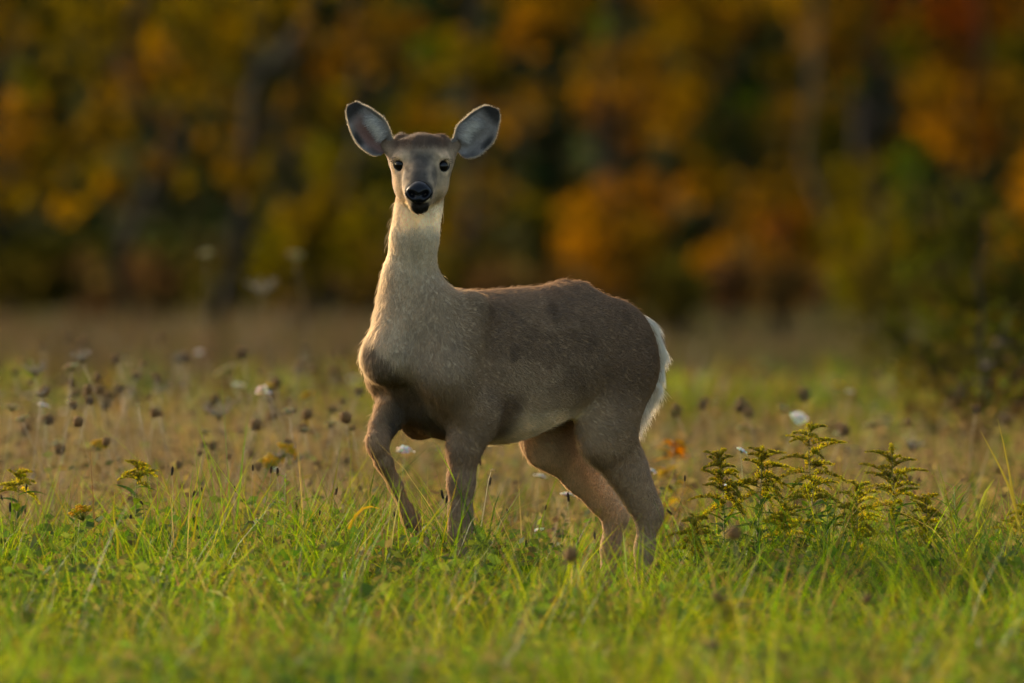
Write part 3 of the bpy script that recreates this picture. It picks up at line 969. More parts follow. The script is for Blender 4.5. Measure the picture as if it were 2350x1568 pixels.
PAL = np.array([[.062, .116, .007], [.104, .152, .009], [.155, .168, .010], [.170, .135, .016], [.175, .135, .05], [.105, .064, .030]])
def palette(n, w, x, y, f=.9):
    """pick from the palette with patchy weights"""
    p = np.stack([x, y, np.zeros(n)], 1)
    a = fnoise(p, f) - .5; b = fnoise(p + 40, f * 2.3) - .5
    ww = np.tile(np.array(w, dtype=float), (n, 1))
    ww[:, 0] *= np.exp(3.5 * a); ww[:, 3] *= np.exp(-3.5 * a); ww[:, 4] *= np.exp(4 * b); ww[:, 5] *= np.exp(5 * b)
    cw = np.cumsum(ww / ww.sum(1, keepdims=True), 1)
    i = (RNG.random(n)[:, None] > cw).sum(1).clip(0, 5)
    return PAL[i] * (.72 + .56 * RNG.random(n))[:, None]

def tall(x, y):
    """height of the sward: taller in front of the forelegs, shorter by the hind legs"""
    p = np.stack([x, y, np.zeros(len(x))], 1)
    h = .288 + .110 * (fnoise(p, 2.6) - .5) * 2
    px = 1175 + x * FPX / (CAM_D + y)
    h = h + .035 * sm(1230, 1100, px) * sm(-2.5, -.5, y)
    h = h - .125 * sm(1240, 1380, px) * sm(1640, 1500, px) * sm(-2.2, -.9, y) * sm(1.4, .6, y)
    return h

WIND = math.radians(25)
parts = []
def sward(n, y0, y1, wide, wgt, hmul=1.0, wmul=1.0, outside=False, lim=6., lean=(.28, 1.15), segs=3, f=.9, keep=None):
    x, y = scatter(n, y0, y1, wide, .15, outside, lim)
    if keep is not None:
        m = keep(x, y); x, y = x[m], y[m]
    n = len(x)
    # two thirds of the blades grow in tufts
    nt_ = max(40, n // 45)
    tx, ty = scatter(nt_, y0, y1, wide, .15, outside, lim)
    ti = RNG.integers(0, nt_, n); inT = RNG.random(n) < .66
    if keep is None:
        x = np.where(inT, tx[ti] + RNG.normal(0, .032, n) * wmul ** .5, x); y = np.where(inT, ty[ti] + RNG.normal(0, .032, n) * wmul ** .5, y)
    th = np.where(inT, .46 + .88 * hash3(ti, ti * 7 + 3, ti * 13) ** 1.2, .6)
    taz = hash3(ti * 3, ti + 11, ti * 5) * 6.283
    p = np.stack([x, y, np.zeros(n)], 1)
    h = tall(x, y) * hmul * (.50 + .62 * RNG.random(n) ** 1.1) * th * 1.12
    az = np.where(inT, taz + RNG.normal(0, 1.0, n), RNG.random(n) * 6.283) + .35 * np.sin(WIND)
    le = lean[0] + (lean[1] - lean[0]) * RNG.random(n) ** 1.3
    w = (.0032 + .0042 * RNG.random(n) ** 1.3) * wmul
    col = palette(n, wgt, x, y, f) * (.50 + .95 * fnoise(p + 3, 1.5))[:, None] * np.where(inT, .42 + .85 * hash3(ti * 17, ti, ti + 5), .8)[:, None]
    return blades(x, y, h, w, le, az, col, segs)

GREEN = [.27, .31, .23, .06, .07, .06]
parts.append(sward(112000, -8.4, -1.2, 1.12, GREEN, 1.0, 1.15))
parts.append(sward(46000, -1.3, 1.3, 1.12, GREEN, 1.0, .95))
parts.append(sward(4200, -1.6, 1.2, 1.12, [.25, .35, .3, .05, .05, 0], 1.16, 1.1, lean=(.3, 1.3), segs=5))
parts.append(sward(4500, -7.0, -1.4, 1.12, [.25, .35, .3, .05, .05, 0], 1.12, 1.2, lean=(.3, 1.3), segs=4))
parts.append(sward(26000, -9.0, 3.0, 1.12, GREEN, .95, 1.4, True, 7.))
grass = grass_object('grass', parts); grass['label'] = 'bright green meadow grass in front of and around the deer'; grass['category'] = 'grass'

# rougher, browner growth behind the deer
BROWN = [.20, .17, .10, .12, .20, .30]
parts = [sward(24000, 1.2, 6.0, 1.15, BROWN, .74, 1.3),
         sward(20000, 6.0, 16.0, 1.15, BROWN, .66, 2.0),
         sward(16000, 16.0, 40.0, 1.2, [.26, .12, .04, .09, .10, .39], .46, 5.0, f=.35),
         sward(9000, 16.0, 45.0, 1.2, [.26, .12, .04, .09, .10, .39], .5, 6.0, True, 22., f=.35),
         sward(10000, 3.0, 40.0, 1.2, BROWN, .9, 3.5, True, 12.)]
n = 15000                                   # thin brown stems of the old weeds
x, y = scatter(n, 1.6, 15.0, 1.18, .2)
px_ = 1175 + x * FPX / (CAM_D + y)
m = RNG.random(n) < .35 + .65 * sm(1200, 500, px_) * (.4 + fnoise(np.stack([x, y, 0 * x], 1), .8)); x, y = x[m], y[m]; n = len(x)
dc = np.array([[.12, .078, .045], [.16, .115, .065], [.085, .055, .030], [.20, .16, .10]])[RNG.integers(0, 4, n)] * (.7 + .6 * RNG.random(n))[:, None]
parts.append(blades(x, y, .16 + .18 * RNG.random(n), .004 + .004 * RNG.random(n), .05 + .5 * RNG.random(n) ** 2, RNG.random(n) * 6.28, dc, 3))
parts = [q[:4] + (q[4] * np.array([.80, .80, .72]),) for q in parts]
rough = grass_object('rough_grass', parts); rough['label'] = 'brownish rough grass behind the deer reaching to the far meadow'; rough['category'] = 'grass'

# tall dry stalks at the foot of the trees: tan with a reddish cast, colour darkened for tree shade
def dry_keep(x, y):
    px = 1175 + x * FPX / (CAM_D + y)
    return fnoise(np.stack([x, y, 0 * x], 1), .28) > .36 + .12 * sm(1100, 1700, px)
n = 34000
x, y = scatter(n, 18, 74, 1.25, .3)
m = dry_keep(x, y) & (RNG.random(n) < sm(16, 56, y) + .04) & (RNG.random(n) < 1 - .88 * sm(1250, 1600, 1175 + x * FPX / (CAM_D + y))); x, y = x[m], y[m]; n = len(x)
h = .26 * (.3 + .8 * RNG.random(n)) * (-.1 + 1.7 * fnoise(np.stack([x, y, 0 * x], 1), .5))
dc = np.array([[.042, .029, .017], [.050, .037, .020], [.034, .024, .013], [.032, .031, .009]])[RNG.integers(0, 4, n)] * (.75 + .5 * RNG.random(n))[:, None]
parts = [blades(x, y, h, .014 + .012 * RNG.random(n), .1 + .4 * RNG.random(n), RNG.random(n) * 6.28, dc, 3)]
x, y = scatter(14000, 38, 80, 1.25, .3, True, 26.); n = len(x)
dc = np.array([.052, .038, .020]) * (.6 + .7 * RNG.random(n))[:, None]
parts.append(blades(x, y, .28 * (.5 + .7 * RNG.random(n)), .022 + .02 * RNG.random(n), .1 + .4 * RNG.random(n), RNG.random(n) * 6.28, dc, 3))
dry = grass_object('dry_weeds', parts); dry['label'] = 'tan and reddish dry weeds standing in front of the trees'; dry['category'] = 'weeds'

# small broad leaves low in the sward
def leaflets(n, y0, y1, wide, lo, hi, pal, hmax):
    x, y = scatter(n, y0, y1, wide)
    z = terrain(x, y) + hmax * np.sqrt(RNG.random(n)) * tall(x, y)
    L = lo + (hi - lo) * RNG.random(n)
    d = RNG.normal(0, 1, (n, 3)); d[:, 2] *= .45; d /= np.linalg.norm(d, axis=1, keepdims=True)
    r = RNG.normal(0, 1, (n, 3)); s_ = np.cross(d, r); s_ /= np.linalg.norm(s_, axis=1, keepdims=True)
    c = np.stack([x, y, z], 1)
    v = np.stack([c - d * L[:, None] * .5, c + s_ * L[:, None] * .27, c + d * L[:, None] * .5, c - s_ * L[:, None] * .27], 1)
    col = np.array(pal)[RNG.integers(0, len(pal), n)] * (.7 + .6 * RNG.random(n))[:, None]
    return v.reshape(-1, 3), np.arange(n * 4), np.arange(n) * 4, np.full(n, 4), np.repeat(col, 4, 0)
herbs = grass_object('ground_leaves', [
    leaflets(34000, -7.5, 1.4, 1.1, .014, .042, [[.045, .082, .013], [.06, .095, .016], [.09, .11, .02], [.11, .09, .028]], .85),
    leaflets(5200, -7.5, .6, 1.1, .035, .075, [[.034, .070, .010], [.045, .08, .012], [.06, .085, .014], [.085, .07, .025]], .8),
    leaflets(9000, 1.4, 14, 1.15, .015, .04, [[.075, .08, .025], [.10, .07, .03], [.07, .048, .025], [.12, .095, .035]], .95)], M_LEAF)
herbs['label'] = 'small clover-like leaves scattered low among the grass blades'; herbs['category'] = 'ground cover'
# ------------------------------------------------------------------ trees at the edge of the meadow
OLIVE = [.064, .044, .007]; GOLD = [.092, .051, .008]; YEL = [.130, .080, .008]; ORANGE = [.140, .060, .008]; RUST = [.095, .032, .006]
RED = [.135, .038, .006]; DGREEN = [.020, .031, .006]; GREENT = [.030, .048, .006]; BROWNT = [.066, .038, .009]; MOSS = [.052, .045, .006]
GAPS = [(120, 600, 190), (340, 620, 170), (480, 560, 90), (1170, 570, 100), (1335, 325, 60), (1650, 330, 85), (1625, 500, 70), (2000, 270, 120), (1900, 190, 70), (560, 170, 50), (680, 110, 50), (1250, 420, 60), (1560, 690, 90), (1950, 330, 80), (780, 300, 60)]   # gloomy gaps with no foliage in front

def leaf_cloud(clumps, size, dens):
    """leaves spread through rounded, ragged clumps: (centre, radii, colour, amount)"""
    Cs, Ds, Ls, cols = [], [], [], []
    for c, r, col, amt in clumps:
        n = int(dens * amt * (r[0] * r[2]) + 8)
        q = RNG.normal(0, 1, (n, 3)); q /= np.linalg.norm(q, axis=1, keepdims=True)
        q *= (RNG.random(n) ** .45)[:, None]
        p = np.array(c) + q * np.array(r)
        keep = fnoise(p, 1.9) > .36
        p = p[keep]; n = len(p)
        Cs.append(p)
        cols.append(np.array(col) * (.65 + .7 * RNG.random(n))[:, None] * np.array([1, .88 + .24 * RNG.random(), 1]))
        Ls.append(size * (.65 + .7 * RNG.random(n)))
    c = np.concatenate(Cs); L = np.concatenate(Ls)[:, None]; col = np.concatenate(cols); n = len(c)
    d = RNG.normal(0, 1, (n, 3)); d[:, 2] -= .5; d /= np.linalg.norm(d, axis=1, keepdims=True)
    s_ = np.cross(d, RNG.normal(0, 1, (n, 3))); s_ /= np.linalg.norm(s_, axis=1, keepdims=True)
    v = np.stack([c - d * L * .5, c + s_ * L * .36 - d * L * .08, c + d * L * .5, c - s_ * L * .36 - d * L * .08], 1)
    return v.reshape(-1, 3), np.arange(n * 4), np.arange(n) * 4, np.full(n, 4), np.repeat(col, 4, 0)

def branchy(m, a, b, r0, r1, col, n=6, wob=.12, sides=6):
    a, b = Vector(a), Vector(b)
    L = (b - a).length
    pts = []
    for i in range(n + 1):
        t = i / n
        q = a.lerp(b, t)
        if 0 < i < n: q = q + Vector((random.gauss(0, 1), random.gauss(0, 1), random.gauss(0, .5))) * (wob * L / n)
        pts.append(q)
    m.tube(pts, [r0 + (r1 - r0) * i / n for i in range(n + 1)], col, sides)
    return pts

def tree(name, label, cat, group, y, base_px, height, r0, clumps, leaf=.11, dens=620, bark=(.012, .009, .006), lean=0.0, extra=()):
    """clumps: (px, py, radius px, colour, amount[, depth offset]) give the foliage masses at depth y"""
    if y > 45:                                             # the wood edge lies well behind the meadow
        y, height, leaf = y * 1.38, height * 1.28, leaf * 1.3
    k = (CAM_D + y) / FPX
    bx = (base_px - 1175) * k
    r0 *= .5
    bz = float(terrain(bx, y))
    t = tag(empty(name, (bx, y, bz)), label, cat, group)
    cl = []
    for q in clumps:
        off = q[5] if len(q) > 5 else random.uniform(-.6, .6)
        c = at(q[0], q[1], y + off); r = q[2] * k
        cl.append((c - np.array([bx, y, bz]), (r, r * 1.1, r * .92), q[3], q[4]))
    for q in extra: cl.append(q)
    xs = [q[0] for q in clumps]; ys = [q[1] for q in clumps]; cs = [q[3] for q in clumps]
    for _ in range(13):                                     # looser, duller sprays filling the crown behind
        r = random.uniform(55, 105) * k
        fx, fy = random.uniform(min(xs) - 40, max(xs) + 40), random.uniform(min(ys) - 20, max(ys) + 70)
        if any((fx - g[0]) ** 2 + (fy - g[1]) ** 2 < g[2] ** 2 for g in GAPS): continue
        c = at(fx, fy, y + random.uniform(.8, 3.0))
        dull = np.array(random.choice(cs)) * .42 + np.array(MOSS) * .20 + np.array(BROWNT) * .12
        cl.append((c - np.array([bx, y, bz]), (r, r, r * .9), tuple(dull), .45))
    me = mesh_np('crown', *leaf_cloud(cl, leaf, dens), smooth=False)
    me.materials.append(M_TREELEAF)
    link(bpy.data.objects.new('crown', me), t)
    m = MB()
    top = Vector((lean, 0, height))
    sp = branchy(m, (0, 0, -.15), top, r0, r0 * .15, bark, 9, .16, 8)
    m.build('trunk', M_BARK, t)
    for c, r, col, amt in cl:
        if amt < .5: continue
        i = max(1, min(len(sp) - 2, int(len(sp) * max(.06, (c[2] - .35 * abs(c[0])) / height * .8))))
        lm = MB()
        pts = branchy(lm, sp[i], c, max(.010, r0 * .25), .006, bark, 5, .22, 5)
        for j in range(3):
            e = Vector(c) + Vector((random.uniform(-1, 1) * r[0], random.uniform(-.8, .8) * r[0], random.uniform(-.7, .9) * r[2])) * .8
            branchy(lm, pts[3 + j % 2], e, .010, .004, bark, 3, .15, 4)
        lm.build('limb', M_BARK, t)
    return t

GL = 'leafy autumn trees along the meadow edge'
# left, nearer and a bit sharper
tree('maple_tree', 'olive-gold maple at the far left with a bright yellow fringe of low leaves', 'tree', GL, 50, -30, 5.2, .11,
     [(20, 90, 85, OLIVE, .9), (60, 290, 95, GOLD, 1.0), (110, 370, 85, GOLD, 1.2), (25, 460, 45, YEL, 1.2), (160, 480, 38, YEL, 1.2), (40, 190, 60, MOSS, .8),
      (-90, 150, 130, OLIVE, 1), (-120, 380, 130, OLIVE, 1), (-60, -120, 160, OLIVE, 1)], leaf=.10)
tree('maple_tree', 'golden maple behind the left weeds, two crowns from the frame edge', 'tree', GL, 55, 330, 5.6, .12,
     [(210, 60, 95, OLIVE, 1.), (340, 130, 95, GOLD, .9), (290, 220, 75, GOLD, 1.1), (235, 300, 70, OLIVE, .9), (262, 430, 36, YEL, 1.6), (400, 60, 80, MOSS, .9),
      (420, 300, 60, BROWNT, 1.), (360, 380, 50, BROWNT, .8), (480, 100, 80, OLIVE, 1.1), (330, -110, 170, OLIVE, 1)], leaf=.10)
tree('leaning_tree', 'tree with a dark trunk slanting up to the right above the left meadow', 'tree', GL, 52, 470, 4.6, .13,
     [(600, 60, 85, OLIVE, 1.), (520, 190, 60, MOSS, .8), (700, 45, 50, OLIVE, .7), (640, 250, 60, GOLD, .8), (740, 130, 70, BROWNT, .8), (690, 290, 45, GOLD, .7), (560, 420, 62, OLIVE, .9),
      (620, -110, 150, OLIVE, 1)], leaf=.10, lean=1.9, bark=(.012, .010, .007))
tree('sumac_bush', 'low olive-yellow bush at the wood edge left of the deer neck', 'bush', 'bushes at the wood edge', 58, 690, 1.9, .05,
     [(620, 560, 60, MOSS, .8), (700, 520, 75, OLIVE, 1.1), (770, 480, 80, OLIVE, .9), (760, 570, 85, MOSS, 1.), (650, 610, 70, MOSS, .8), (830, 560, 60, OLIVE, .8)])
tree('beech_tree', 'bronze-gold beech rising behind the left ear of the deer', 'tree', GL, 68, 830, 6.2, .13,
     [(830, 60, 80, GOLD, .9), (880, 140, 60, BROWNT, .8), (960, 70, 60, GOLD, .7), (780, 220, 70, OLIVE, .7), (740, 350, 70, MOSS, .6), (860, 250, 60, MOSS, .5), (850, -120, 150, OLIVE, 1.)])
tree('beech_tree', 'olive-green and gold beech rising behind the right ear of the deer', 'tree', GL, 70, 1090, 6.0, .12,
     [(995, 110, 60, GREENT, 1.1), (1085, 150, 80, OLIVE, 1.1), (1190, 65, 85, ORANGE, .7), (1220, 225, 48, YEL, 1.1), (1130, 210, 60, OLIVE, .9), (1060, 320, 70, MOSS, .6), (1040, 520, 45, OLIVE, .9),
      (1250, 50, 60, GOLD, 1.), (1090, -120, 160, OLIVE, 1.), (1130, 420, 70, BROWNT, .5)])
tree('oak_tree', 'tall rusty oak above the back of the deer', 'tree', GL, 80, 1420, 6.5, .14,
     [(1390, 245, 85, ORANGE, 1.), (1465, 150, 80, GOLD, .8), (1370, 160, 60, GOLD, .9), (1560, 80, 90, GOLD, 1.), (1650, 70, 80, GOLD, .9), (1330, 70, 70, GREENT, .5), (1440, 300, 60, ORANGE, .7),
      (1500, 220, 70, BROWNT, .7), (1520, -130, 180, GOLD, 1.)])
tree('orange_maple', 'glowing orange young maple right behind the back of the deer', 'tree', GL, 78, 1410, 2.4, .07,
     [(1350, 520, 85, ORANGE, 1.2), (1340, 600, 80, ORANGE, 1.3), (1400, 450, 60, ORANGE, .9), (1440, 560, 100, GOLD, .9), (1530, 440, 80, ORANGE, .9), (1480, 640, 80, GOLD, .8), (1410, 650, 60, ORANGE, 1.)])
tree('orange_maple', 'brightest orange young maple, farther right beside a pale slender trunk', 'tree', GL, 80, 1800, 2.6, .06,
     [(1800, 520, 65, ORANGE, 1.9), (1790, 430, 75, GOLD, 1.), (1740, 460, 50, GOLD, .8), (1860, 560, 70, GOLD, .8), (1840, 640, 70, ORANGE, .9), (1720, 640, 75, ORANGE, .9), (1640, 600, 50, ORANGE, 1.), (1930, 540, 70, MOSS, .9)])
tree('slender_tree', 'pale slender bare trunk standing between the orange leaves', 'tree', GL, 77, 1885, 6.0, .085,
     [(1890, 60, 110, BROWNT, .7), (1820, -60, 120, GOLD, .8), (1960, 150, 60, BROWNT, .4)], bark=(.070, .052, .030))
tree('oak_tree', 'dim green oak with few leaves in the upper middle right', 'tree', GL, 86, 1690, 6.0, .12,
     [(1690, 235, 65, GREENT, .9), (1740, 290, 60, MOSS, .7), (1650, 330, 80, DGREEN, .8), (1620, 190, 60, BROWNT, .7), (1900, 250, 100, BROWNT, .35), (1700, -80, 150, GOLD, .8)])
tree('red_oak', 'dark oak with a broad trunk and red-orange leaves in the top right corner', 'tree', GL, 84, 2040, 6.5, .26,
     [(1990, 20, 80, RUST, .9), (2080, 60, 70, RUST, .8), (2210, 20, 80, RED, 1.1), (2310, 40, 75, ORANGE, 1.2), (2150, -100, 170, RUST, 1.), (1960, 180, 70, DGREEN, .5), (2090, 120, 60, DGREEN, .6)], bark=(.014, .011, .008))
tree('hickory_tree', 'orange-gold hickory at the right edge with a dark red streak', 'tree', GL, 82, 2260, 5.2, .10,
     [(2180, 260, 90, ORANGE, 1.), (2130, 210, 60, GOLD, .8), (2210, 330, 60, ORANGE, .9), (2310, 210, 75, GOLD, 1.), (2275, 320, 45, RED, .8), (2330, 120, 70, MOSS, .8), (2420, 260, 110, ORANGE, 1.)])
tree('evergreen_bush', 'dark olive-green bush filling the right edge of the meadow', 'bush', 'bushes at the wood edge', 36, 2240, 1.3, .022,
     [(2150, 600, 95, (.021, .0225, .0055), 1.3), (2250, 520, 100, (.021, .0225, .0055), 1.2), (2300, 880, 110, (.021, .0225, .0055), 1.6), (2190, 900, 90, (.021, .0225, .0055), 1.4), (2100, 820, 80, (.021, .0225, .0055), 1.3), (2340, 960, 90, BROWNT, 1.1), (2230, 760, 110, (.021, .0225, .0055), 1.4), (2030, 760, 60, (.021, .0225, .0055), .9), (2380, 740, 110, (.021, .0225, .0055), 1.4), (2150, 750, 70, (.034, .036, .007), .8), (2260, 660, 100, (.021, .0225, .0055), .7), (2080, 700, 60, (.021, .0225, .0055), .7), (2320, 780, 100, (.021, .0225, .0055), .8), (2210, 830, 90, (.021, .0225, .0055), .9), (2360, 640, 90, (.021, .0225, .0055), 1.), (2120, 480, 70, (.021, .0225, .0055), .7)], leaf=.06, dens=2600)
tree('evergreen_bush', 'dim olive bush behind the darker bush near the right edge', 'bush', 'bushes at the wood edge', 60, 2010, 2.3, .06,
     [(1990, 420, 90, MOSS, .6), (2030, 560, 90, MOSS, .8), (1960, 650, 70, MOSS, .8), (2060, 660, 80, DGREEN, .9), (2100, 400, 80, DGREEN, .9)], leaf=.09)
tree('bramble_bush', 'dark brown bramble bush low at the right edge in front of the green one', 'bush', 'bushes at the wood edge', 15, 2260, .9, .03,
     [(2180, 900, 75, (.034, .026, .009), 1.), (2270, 840, 85, (.028, .024, .007), 1.2), (2350, 900, 90, (.036, .026, .010), 1.2), (2240, 980, 90, (.026, .022, .008), 1.6), (2160, 840, 80, (.024, .022, .007), 1.3), (2300, 760, 90, (.022, .024, .006), 1.3), (2330, 1010, 90, (.036, .028, .010), 1.1), (2120, 960, 55, (.040, .030, .010), .7), (2400, 800, 90, (.024, .024, .007), 1.1)], leaf=.035, dens=2600)
# beyond both edges of the picture the wood goes on
for i, (px, yy, c1, c2) in enumerate([(-420, 54, OLIVE, GOLD), (-800, 60, GOLD, MOSS), (-1250, 56, MOSS, OLIVE), (2620, 70, ORANGE, GOLD), (3000, 66, GOLD, MOSS), (3450, 60, OLIVE, GOLD)]):
    tree('maple_tree', ['', ''][0] or ('gold and olive tree beyond the %s edge of the view, %s' % ('left' if px < 0 else 'right', ['nearest', 'next', 'farthest', 'nearest', 'next', 'farthest'][i])), 'tree', GL, yy, px, 5.5, .12,
         [(px + random.uniform(-260, 260), random.uniform(-60, 640), random.uniform(90, 150), random.choice([c1, c2]), .9) for _ in range(11)])

for i in range(22):
    left = i < 11
    px = -1650 - 300 * i if left else 3800 + 300 * (i - 11)
    yy = random.uniform(52, 68); cc = random.choice([(OLIVE, GOLD), (GOLD, MOSS), (ORANGE, GOLD), (MOSS, OLIVE)])
    tree('maple_tree', 'autumn tree of the wood edge well beyond the %s side of the view' % ('left' if left else 'right'), 'tree', GL, yy, px, 5.5, .12,
         [(px + random.uniform(-230, 230), random.uniform(-60, 690), random.uniform(90, 150), random.choice(cc), .9) for _ in range(12)])

# gloomy undergrowth in the gaps and along the foot of the trees
GU = 'gloomy undergrowth at the foot of the trees'
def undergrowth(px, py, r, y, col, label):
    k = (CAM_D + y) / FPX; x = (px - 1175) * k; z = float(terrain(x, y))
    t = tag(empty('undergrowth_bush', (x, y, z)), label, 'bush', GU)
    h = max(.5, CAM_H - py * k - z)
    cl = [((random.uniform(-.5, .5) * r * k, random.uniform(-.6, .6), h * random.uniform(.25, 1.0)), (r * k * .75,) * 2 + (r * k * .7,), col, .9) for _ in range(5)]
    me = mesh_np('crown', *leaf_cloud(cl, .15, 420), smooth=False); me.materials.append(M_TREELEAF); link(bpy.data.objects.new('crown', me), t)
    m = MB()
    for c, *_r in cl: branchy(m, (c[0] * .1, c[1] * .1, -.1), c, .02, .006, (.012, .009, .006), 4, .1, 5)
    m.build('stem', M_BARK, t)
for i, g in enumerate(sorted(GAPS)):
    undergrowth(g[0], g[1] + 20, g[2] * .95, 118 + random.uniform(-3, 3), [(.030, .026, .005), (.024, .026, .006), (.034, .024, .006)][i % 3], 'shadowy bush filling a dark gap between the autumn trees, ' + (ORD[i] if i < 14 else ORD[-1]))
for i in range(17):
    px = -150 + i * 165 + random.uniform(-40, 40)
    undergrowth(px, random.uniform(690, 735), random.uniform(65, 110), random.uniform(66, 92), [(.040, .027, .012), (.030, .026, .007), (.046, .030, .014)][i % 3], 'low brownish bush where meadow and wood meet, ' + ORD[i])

# dark firs standing behind the row
GF = 'dark firs behind the coloured trees'
def fir(px, y, h, w, label):
    k = (CAM_D + y) / FPX
    x = (px - 1175) * k; z = float(terrain(x, y))
    t = tag(empty('fir_tree', (x, y, z)), label, 'tree', GF)
    n = 1700
    s_ = RNG.random(n) ** .75
    hh = h * (.03 + .97 * s_)
    R = w * (1 - s_) ** .8 * (.35 + .65 * RNG.random(n) ** .5) * (1 + .22 * np.sin(hh * 9))
    a = RNG.random(n) * 6.283
    c = np.stack([R * np.cos(a), R * np.sin(a), hh - .18 * R], 1)
    d = np.stack([np.cos(a), np.sin(a), -.35 + .2 * RNG.random(n)], 1); d /= np.linalg.norm(d, axis=1, keepdims=True)
    sd = np.cross(d, RNG.normal(0, .3, (n, 3)) + np.array([0, 0, 1.])); sd /= np.linalg.norm(sd, axis=1, keepdims=True)
    L = (.30 + .25 * RNG.random(n))[:, None]
    v = np.stack([c - d * L * .5, c + sd * L * .30, c + d * L * .5, c - sd * L * .30], 1).reshape(-1, 3)
    col = np.repeat(np.array([.022, .036, .014]) * (.6 + .8 * RNG.random(n))[:, None], 4, 0)
    me = mesh_np('crown', v, np.arange(n * 4), np.arange(n) * 4, np.full(n, 4), col, False)
    me.materials.append(M_TREELEAF); link(bpy.data.objects.new('crown', me), t)
    m = MB(); branchy(m, (0, 0, -.2), (0, 0, h * .97), .13, .02, (.04, .03, .022), 6, .02, 7); m.build('trunk', M_BARK, t)
for i in range(62):
    px = -4300 + i * 180 + random.uniform(-35, 35)
    fir(px, 132 + (i % 3) * 4 + random.uniform(-1, 1), random.uniform(6.6, 8.2), random.uniform(1.5, 1.9), 'dark fir in the gloom behind the coloured autumn trees')
# ------------------------------------------------------------------ wild flowers and seed heads
def dome_rays(m, n, R, up, curl, col, tipcol, tipr, jit=.2, r=.0006):
    """umbel rays from the origin, each ending in a small tuft"""
    for i in range(n):
        a = i * 2.39996 + random.uniform(-.2, .2)
        q = math.sqrt((i + .5) / n)
        rr = R * q * random.uniform(1 - jit, 1 + jit)
        z = up * (1 - curl * q * q) + (up * 1.1 * q * q if curl < 0 else 0) + random.uniform(-.1, .1) * up
        p1 = (rr * math.cos(a) * .55, rr * math.sin(a) * .55, z * .62); p2 = (rr * math.cos(a), rr * math.sin(a), z)
        m.tube([(0, 0, 0), p1, p2], [r * 1.2, r, r * .7], col, 4)
        m.blob(p2, (tipr * random.uniform(.8, 1.3), tipr * random.uniform(.8, 1.3), tipr * .7), tuple(c * random.uniform(.75, 1.25) for c in tipcol), 3, 5, .3)

def head_mesh(kind):
    m = MB()
    if kind == 'nest':          # dried umbel curled into a cup
        for i in range(22):
            a = i * 2.39996; q = random.uniform(.55, 1)
            R = .5 * q
            m.tube([(0, 0, -.35), (R * .9 * math.cos(a), R * .9 * math.sin(a), -.05), (R * .75 * math.cos(a + .2), R * .75 * math.sin(a + .2), .42 * q)], [.03, .028, .02], (.105, .07, .04), 4)
            m.blob((R * .72 * math.cos(a + .2), R * .72 * math.sin(a + .2), .42 * q), (.10, .10, .09), (.20 * random.uniform(.7, 1.3), .12, .048), 3, 5, .4)
    elif kind == 'umbel':       # pale going-to-seed umbel
        dome_rays(m, 34, .5, .38, .25, (.26, .25, .13), (.46, .43, .28), .055, r=.012)
    elif kind == 'flat':        # greyish flat-topped old umbel
        dome_rays(m, 30, .58, .30, -.15, (.17, .14, .085), (.27, .235, .175), .05, r=.012)
    elif kind == 'white':       # white flower head
        dome_rays(m, 46, .5, .30, .45, (.30, .33, .18), (.78, .78, .70), .075, r=.010)
    elif kind == 'knob':        # round brown seed head
        m.blob((0, 0, 0), (.40, .40, .42), (.19, .10, .036), 6, 9, .15)
        for i in range(40):
            z = random.uniform(-.9, 1); a = random.uniform(0, 6.28); s_ = math.sqrt(1 - z * z)
            d = Vector((s_ * math.cos(a), s_ * math.sin(a), z))
            m.tube([d * .36, d * .56], [.035, .008], (.11, .07, .04), 3)
    elif kind == 'spike':       # plantain seed spike, unit length
        for i in range(46):
            t = i / 46; a = i * 2.39996
            r = .115 * math.sin(math.pi * min(1, .12 + .86 * t)) ** .5
            m.blob((r * math.cos(a), r * math.sin(a), t), (.065, .065, .055), (.042 * random.uniform(.6, 1.5), .030, .020), 3, 5, .3)
        m.tube([(0, 0, -.02), (0, 0, .5), (0, 0, .98)], [.07, .10, .05], (.035, .026, .018), 6)
    elif kind == 'yellow':
        for i in range(40):
            a = i * 2.39996; q = math.sqrt(i / 40)
            m.blob((.5 * q * math.cos(a), .5 * q * math.sin(a), .25 * (1 - q) + random.uniform(-.08, .08)), (.09, .09, .06), (.55 * random.uniform(.7, 1.1), .36, .015), 3, 5, .3)
            if i % 3 == 0: m.tube([(0, 0, -.4), (.5 * q * math.cos(a), .5 * q * math.sin(a), .2 * (1 - q))], [.02, .015], (.14, .17, .03), 3)
    return m.mesh(kind + '_head', M_FLOWER if kind in ('white', 'umbel', 'yellow') else M_SEED)
HEADS = {k: [head_mesh(k) for _ in range(2)] for k in ('nest', 'umbel', 'flat', 'white', 'knob', 'spike', 'yellow')}

def stalk_mesh(bend, col):
    m = MB()
    pts = [(bend * .12 * t * t, .03 * math.sin(4 * t) * bend, t) for t in np.linspace(0, 1, 7)]
    m.tube(pts, [.0017, .0016, .0015, .0014, .0013, .0012, .0011], col, 5)
    return m.mesh('stalk', M_STEM)
STALKS = [(b, stalk_mesh(b, (.17, .13, .065))) for b in (-1.0, -.4, .3, .9)]
STALKS_G = [(b, stalk_mesh(b, (.16, .19, .05))) for b in (-.9, -.3, .4, 1.0)]
SPIKE_STALKS = [(b, stalk_mesh(b, (.12, .085, .045))) for b in (-1.0, -.4, .3, .9)]

